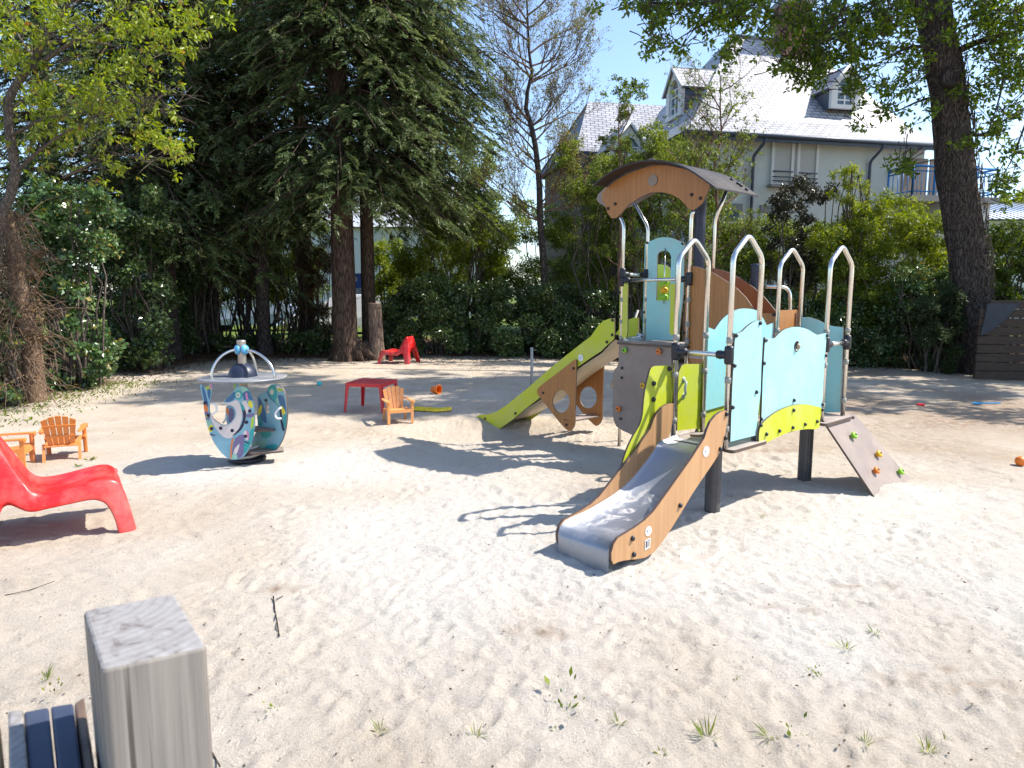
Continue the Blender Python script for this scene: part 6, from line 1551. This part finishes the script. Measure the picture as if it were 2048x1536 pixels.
kn = O(1877, 168)+Vector((0, -.36, 0)); mb.lathe(kn, (-.35, -1, .1), [(.17, -.05), (.155, .05), (.12, .07), (.10, .045), (0, .03)], 14)
mb.build('trunk', M['bark_oak'], oak, o0)
mb = MB()
for i in range(240):      # ivy stems creeping on the bark
    k = random.uniform(4, len(pts)-16); i0 = int(k); c = O(*pts[i0]); r0 = wd[i0][0]*YO/F_PX; a = random.uniform(-math.pi, .2)-.2; d = []
    for s in range(5): aa = a+random.uniform(-.22, .22)*s; d.append(c+Vector((r0*1.05*math.cos(aa), r0*1.05*math.sin(aa), s*.12+random.uniform(-.05, .05))))
    mb.tube(d, [.010, .009, .008, .007, .004], 4, 0, False)
mb.build('creeper_stems', M['bark_grey'], oak, o0)
mb = MB(); oc = []
def obr(P_, r0, leafr=(), n=0):
    Q = [O(u, v, d) for u, v, d in P_]; Q = fillet(Q, .4, 3); mb.tube(Q, [r0*(1-.85*i/(len(Q)-1)) for i in range(len(Q))], 7, 0, False); return Q
bl_ = [obr([(1872, 60, 0), (1800, -30, -.5), (1700, -60, -1), (1560, -40, -1.4), (1420, 10, -1.8), (1290, 5, -2)], .12),
       obr([(1700, -60, -1), (1690, 20, -1), (1640, 80, -1.1), (1570, 120, -1.2)], .04), obr([(1560, -40, -1.4), (1480, 20, -1.5), (1400, 50, -1.6), (1330, 95, -1.6)], .04),
       obr([(1880, 100, 0), (1820, 90, -.6), (1770, 120, -.8), (1700, 150, -1)], .035), obr([(1890, 190, 0), (1840, 200, -.5), (1790, 225, -.7), (1740, 235, -.8)], .028),
       obr([(1900, 110, 0), (1960, 80, -.3), (2050, 60, -.5), (2150, 30, -.6)], .07), obr([(1905, 250, 0), (1960, 280, -.3), (2020, 230, -.5), (2100, 190, -.6)], .04),
       obr([(2000, 60, -.4), (2010, 150, -.6), (1990, 230, -.6), (1960, 300, -.6)], .03), obr([(1865, 0, 0), (1780, -150, 1), (1600, -260, 1.5), (1400, -330, 2)], .11), obr([(1860, -60, 0), (1950, -200, .6), (2150, -300, 1)], .11),
       obr([(1905, 300, 0), (1870, 320, -.4), (1820, 330, -.5), (1790, 315, -.6)], .018), obr([(2050, 250, -.5), (2020, 330, -.5), (1990, 370, -.5)], .02)]
def twigs(c, k=3):
    for _ in range(k):
        q = Vector(c[:3])+Vector((random.uniform(-.35, .35), random.uniform(-.3, .3), random.uniform(-.1, .4)))
        limb(mb, q, c[:3], .010, .004, .1, 4, 3)
def oc_add(u, v, su, sv, n, d=-1, rr=(.10, .26), sd_=.6):
    for _ in range(int(n*1.3)):
        q = O(u+random.gauss(0, su), v+random.gauss(0, sv), d+random.uniform(-sd_, sd_)); c = (q.x, q.y, q.z, random.uniform(*rr)); oc.append(c); twigs(c, 2)
for a in ((1290, 10, 35, 10, 12, -1.9), (1390, 5, 50, 18, 26, -1.6), (1500, 10, 50, 20, 30, -1.4), (1440, 45, 30, 14, 12, -1.6), (1310, 55, 16, 18, 8, -1.7), (1335, 95, 16, 14, 9, -1.6), (1300, 100, 8, 8, 3, -1.6), (1455, 105, 12, 12, 6, -1.5),
          (1560, 50, 26, 24, 18, -1.2), (1610, 70, 34, 26, 30, -1.1), (1580, 128, 26, 14, 16, -1.2), (1620, 155, 14, 10, 7, -1.1), (1680, 30, 40, 24, 30, -1), (1700, 95, 26, 22, 18, -.9), (1650, 120, 16, 14, 8, -1), (1740, 60, 34, 30, 26, -.8), (1790, 20, 34, 26, 30, -.7), (1800, 90, 22, 26, 14, -.6), (1720, 160, 16, 12, 7, -.9),
          (1700, 175, 12, 8, 5, -.9), (1785, 175, 16, 16, 8, -.6), (1760, 225, 26, 14, 9, -.8), (1830, 150, 16, 22, 9, -.5), (1840, 225, 14, 18, 5, -.5), (1805, 325, 24, 12, 7, -.6),
          (1960, 20, 40, 26, 34, -.4), (2020, 60, 30, 30, 28, -.4), (1980, 110, 26, 26, 16, -.5), (2030, 140, 22, 26, 18, -.5), (1960, 180, 24, 22, 12, -.6), (2030, 230, 22, 20, 12, -.5), (1985, 265, 20, 18, 8, -.5), (1940, 285, 10, 16, 5, -.5), (2040, 310, 14, 14, 6, -.5), (2020, 362, 16, 10, 6, -.5), (1995, 365, 12, 8, 3, -.5), (2035, 390, 12, 8, 3, -.5)): oc_add(*a)
crown('foliage', oc, .095, .5, M['lf_oak'], oak, wr=.5, droop=.3, org=o0, tint=(.42, .28), cap=70000)
# the crown above the photograph's top edge, which shades the ground below
up_ = []
for _ in range(200000):
    if len(up_) >= 260: break
    x = random.uniform(4.5, 18); y = random.uniform(9.7, 15.2); z = random.uniform(9.0, 14.5)
    vv = 768-F_PX*math.tan(math.atan2(z-.4-CAM_H, y)-PITCH)
    if vv > -40: continue
    if ((x-11)/6.8)**2+((y-12.8)/3.8)**2+((z-11.8)/3.2)**2 > 1 or (x-.84*z > 2.2 and y < 11.4): continue
    up_.append((x, y, z, random.uniform(.4, .75)))
crown('upper_foliage', up_, .15, 1.0, M['lf_oak'], oak, wr=.6, org=o0)
for c in random.sample(up_, 60): limb(mb, Vector((O(1860, -40).x+random.uniform(-3, 3)*.5, 13.7, 8.2+random.random())), c[:3], .05, .012, .08, 5, 5)
mb.build('branches', M['bark_oak'], oak, o0)
# ---- unseen broad tree added beyond the right edge to shade the timber wall
o1 = Vector((14.2, 11.8, 0)); ot = empty('added_shade_tree', o1, 0, 'unseen dark green tree added beyond the right edge to shade the timber wall', 'tree')
cs_ = []
while len(cs_) < 110:
    x = random.uniform(10.6, 18); y = random.uniform(8.5, 16.5); z = random.uniform(3.2, 9.5)
    if ((x-14.3)/3.9)**2+((y-12.4)/4.2)**2+((z-6.4)/3.4)**2 < 1 and x > .80*y+1.6: cs_.append((x, y, z, random.uniform(.45, .8)))
crown('foliage', cs_, .16, 1.1, M['lf_oak'], ot, wr=.6, org=o1)
mb = MB(); mb.tube([o1-ZX*.2, o1+ZX*2.5, o1+Vector((.1, .2, 6))], [.34, .27, .12], 14, 0, False)
for c in random.sample(cs_, 26): limb(mb, o1+ZX*random.uniform(2.2, 5), c[:3], .08, .02, .07, 6, 5)
mb.build('trunk', M['bark_oak'], ot, o1)
# ---- weeds, sticks and litter on the sand
def weed(u, v, kind, s, lab, g='weeds growing in the sand'):
    p = gz(u, v); r3 = np.random.default_rng(int(u*7+v)); n = int(dict(tuft=46, leafy=26, sprig=26)[kind]*(.6+.6*r3.random()))
    a = r3.random(n)*2*math.pi*(.55+.45*r3.random())+r3.random()*6; el = r3.uniform(.15, 1.25, n) if kind != 'leafy' else r3.uniform(.1, .7, n)
    D = np.stack([np.cos(a)*np.cos(el), np.sin(a)*np.cos(el), np.sin(el)], 1); P = np.array(p)+np.stack([np.cos(a)*.012*s, np.sin(a)*.012*s, np.zeros(n)], 1)
    if kind == 'sprig': P = P+D*r3.random((n, 1))*.09*s
    L_ = .85*s*(dict(tuft=.065, leafy=.055, sprig=.03)[kind])*(.3+1.1*r3.random(n)**1.5); Wd = L_*dict(tuft=.07, leafy=.32, sprig=.5)[kind]
    V, F = leaves(P-np.array(p), D, np.stack([-np.sin(a)*.3, np.cos(a)*.3, np.ones(n)], 1)+r3.normal(size=(n, 3))*.2, L_, Wd)
    o = np_mesh('weed', V, F, M['lf_yellow'], dict(tint=np.repeat(np.clip(.45+.3*r3.normal(size=n), 0, .95), 4))); o.location = p
    return tag(o, lab, 'weed', g)
for (u, v, k, s, lab) in ((1130, 1425, 'sprig', 1.3, 'branching green weed low in the centre, largest of the foreground weeds'), (1322, 1512, 'leafy', .8, 'broad leaved green rosette at the bottom edge right of centre'), (1415, 1487, 'tuft', 1.2, 'round spiky grass tuft right of the broad leaved rosette'),
    (1540, 1478, 'tuft', 1.0, 'grass tuft between the round tuft and the leafy sprig, bottom right'), (1585, 1492, 'sprig', .9, 'leafy sprig right next to a grass tuft, bottom right'), (1238, 1455, 'tuft', .7, 'small pair of grass blades right of the branching weed'), (1640, 1358, 'sprig', .5, 'tiny upright green sprout in the right foreground'),
    (1470, 1364, 'sprig', .35, 'tiny green sprout left of the upright one'), (1750, 1272, 'tuft', .8, 'thin pale grass tuft in the middle right sand'), (1690, 1305, 'tuft', .9, 'wispy grass tuft just below left of the pale one'), (90, 1358, 'tuft', .9, 'grass tuft left of the foreground fence post'), (105, 1393, 'sprig', .7, 'flat green weed just below the tuft beside the post'),
    (178, 918, 'leafy', 1.1, 'green weed at the right foot of the orange armchair'), (155, 930, 'leafy', .8, 'small weed in front of the orange armchair'), (950, 1482, 'tuft', .8, 'faint grass tuft at the bottom centre'), (760, 1455, 'tuft', .7, 'pale wisp of grass right of the fence post'), (1110, 1468, 'leafy', .35, 'tiny green seedling left under the branching weed'),
    (1855, 1502, 'tuft', .8, 'grass tuft at the bottom right corner'), (1730, 1497, 'tuft', .7, 'small grass tuft left of the corner tuft'), (1500, 1445, 'leafy', .3, 'tiny seedling above the grass tufts'), (550, 1430, 'sprig', .5, 'small yellowish weed right beside the fence post'), (1520, 1040, 'tuft', .7, 'small grass tuft in the bright sand right of the pillar'),
    (1160, 885, 'sprig', .7, 'tiny weed in the sand behind the slides'), (60, 838, 'leafy', 1.4, 'green weed patch at the left sand edge'), (80, 812, 'leafy', 1.5, 'weed in the litter at the left hedge foot'), (1890, 1480, 'tuft', .5, 'wisp of grass near the lower right corner')):
    weed(u, v, k, s, lab)
def stick(pts, r, lab):
    P_ = [gz(u, v)+Vector((0, 0, r+.003)) for u, v in pts]; o = P_[0].copy(); mb = MB(); mb.tube([p-o for p in P_], r, 5); ob_ = mb.build('stick', M['bark_oak']); ob_.location = o; return tag(ob_, lab, 'stick')
stick([(547, 1198), (550, 1225), (555, 1255), (559, 1283)], .0035, 'thin dark upright lying twig right of the fence post'); stick([(553, 1205), (566, 1196)], .002, 'tiny side twig at the top of the dark twig')
stick([(10, 1192), (60, 1180), (110, 1166)], .002, 'thin pale straw in the left foreground'); stick([(400, 1500), (425, 1512), (440, 1535)], .003, 'short brown root beside the fence post at the bottom')
nL = 2000; rl_ = np.random.default_rng(77)
yy = 1.1+rl_.random(nL)**1.4*13; xx = (rl_.random(nL)-.5)*2*(.85*yy+.4)
zz_ = np.array([ground_z(a, b_) for a, b_ in zip(xx, yy)])+.003
an = rl_.random(nL)*6.28; P = np.stack([xx, yy, zz_], 1); D = np.stack([np.cos(an), np.sin(an), rl_.uniform(-.1, .35, nL)], 1)
Ls = rl_.uniform(.005, .019, nL)*(1+.06*yy); V, F = leaves(P, D, np.stack([rl_.normal(size=nL)*.3, rl_.normal(size=nL)*.3, np.ones(nL)], 1), Ls, Ls*rl_.uniform(.2, .6, nL))
o = np_mesh('leaf_litter', V, F, M['lf_dry'], dict(tint=np.repeat(rl_.random(nL)*.7, 4))); o['kind'] = 'stuff'; o['label'] = 'tiny bits of bark and dry leaf scattered over the sand'; o['category'] = 'litter'
nL = 9000; xx = rl_.uniform(-9.5, 11, nL); ed = np.interp(xx, [-8, 0, 7.6, 10], [16.2, 16.9, 15, 13.2]); yy = ed+rl_.normal(size=nL)*.55+.35
k_ = nL//4; xx[:k_] = -7.5+rl_.normal(size=k_)*.35; yy[:k_] = rl_.uniform(8.5, 16, k_)
zz_ = np.array([ground_z(a, b_) for a, b_ in zip(xx, yy)])+.006
an = rl_.random(nL)*6.28; P = np.stack([xx, yy, zz_], 1); D = np.stack([np.cos(an), np.sin(an), rl_.uniform(-.1, .5, nL)], 1)
Ls = rl_.uniform(.03, .07, nL); V, F = leaves(P, D, np.stack([rl_.normal(size=nL)*.5, rl_.normal(size=nL)*.5, np.ones(nL)], 1), Ls, Ls*.5)
o = np_mesh('fallen_leaves', V, F, M['lf_dry'], dict(tint=np.repeat(rl_.random(nL), 4))); o['kind'] = 'stuff'; o['label'] = 'brown fallen leaves along the foot of the hedges'; o['category'] = 'litter'
nL = 2800; xx = -7.1+rl_.normal(size=nL)*.55; yy = rl_.uniform(7.6, 12.2, nL)
zz_ = np.array([ground_z(a, b_) for a, b_ in zip(xx, yy)])
an = rl_.random(nL)*6.28; P = np.stack([xx, yy, zz_], 1); D = np.stack([np.cos(an)*.6, np.sin(an)*.6, rl_.uniform(.2, 1, nL)], 1)
Ls = rl_.uniform(.025, .07, nL); V, F = leaves(P, D, np.stack([rl_.normal(size=nL), rl_.normal(size=nL), np.ones(nL)*.4], 1), Ls, Ls*.3)
o = np_mesh('ground_weeds', V, F, M['lf_mid'], dict(tint=np.repeat(rl_.random(nL)*.9, 4))); o['kind'] = 'stuff'; o['label'] = 'low green weeds along the left sand edge'; o['category'] = 'ground cover'
print('faces', sum(len(o.data.polygons) for o in bpy.data.objects if o.type == 'MESH'))
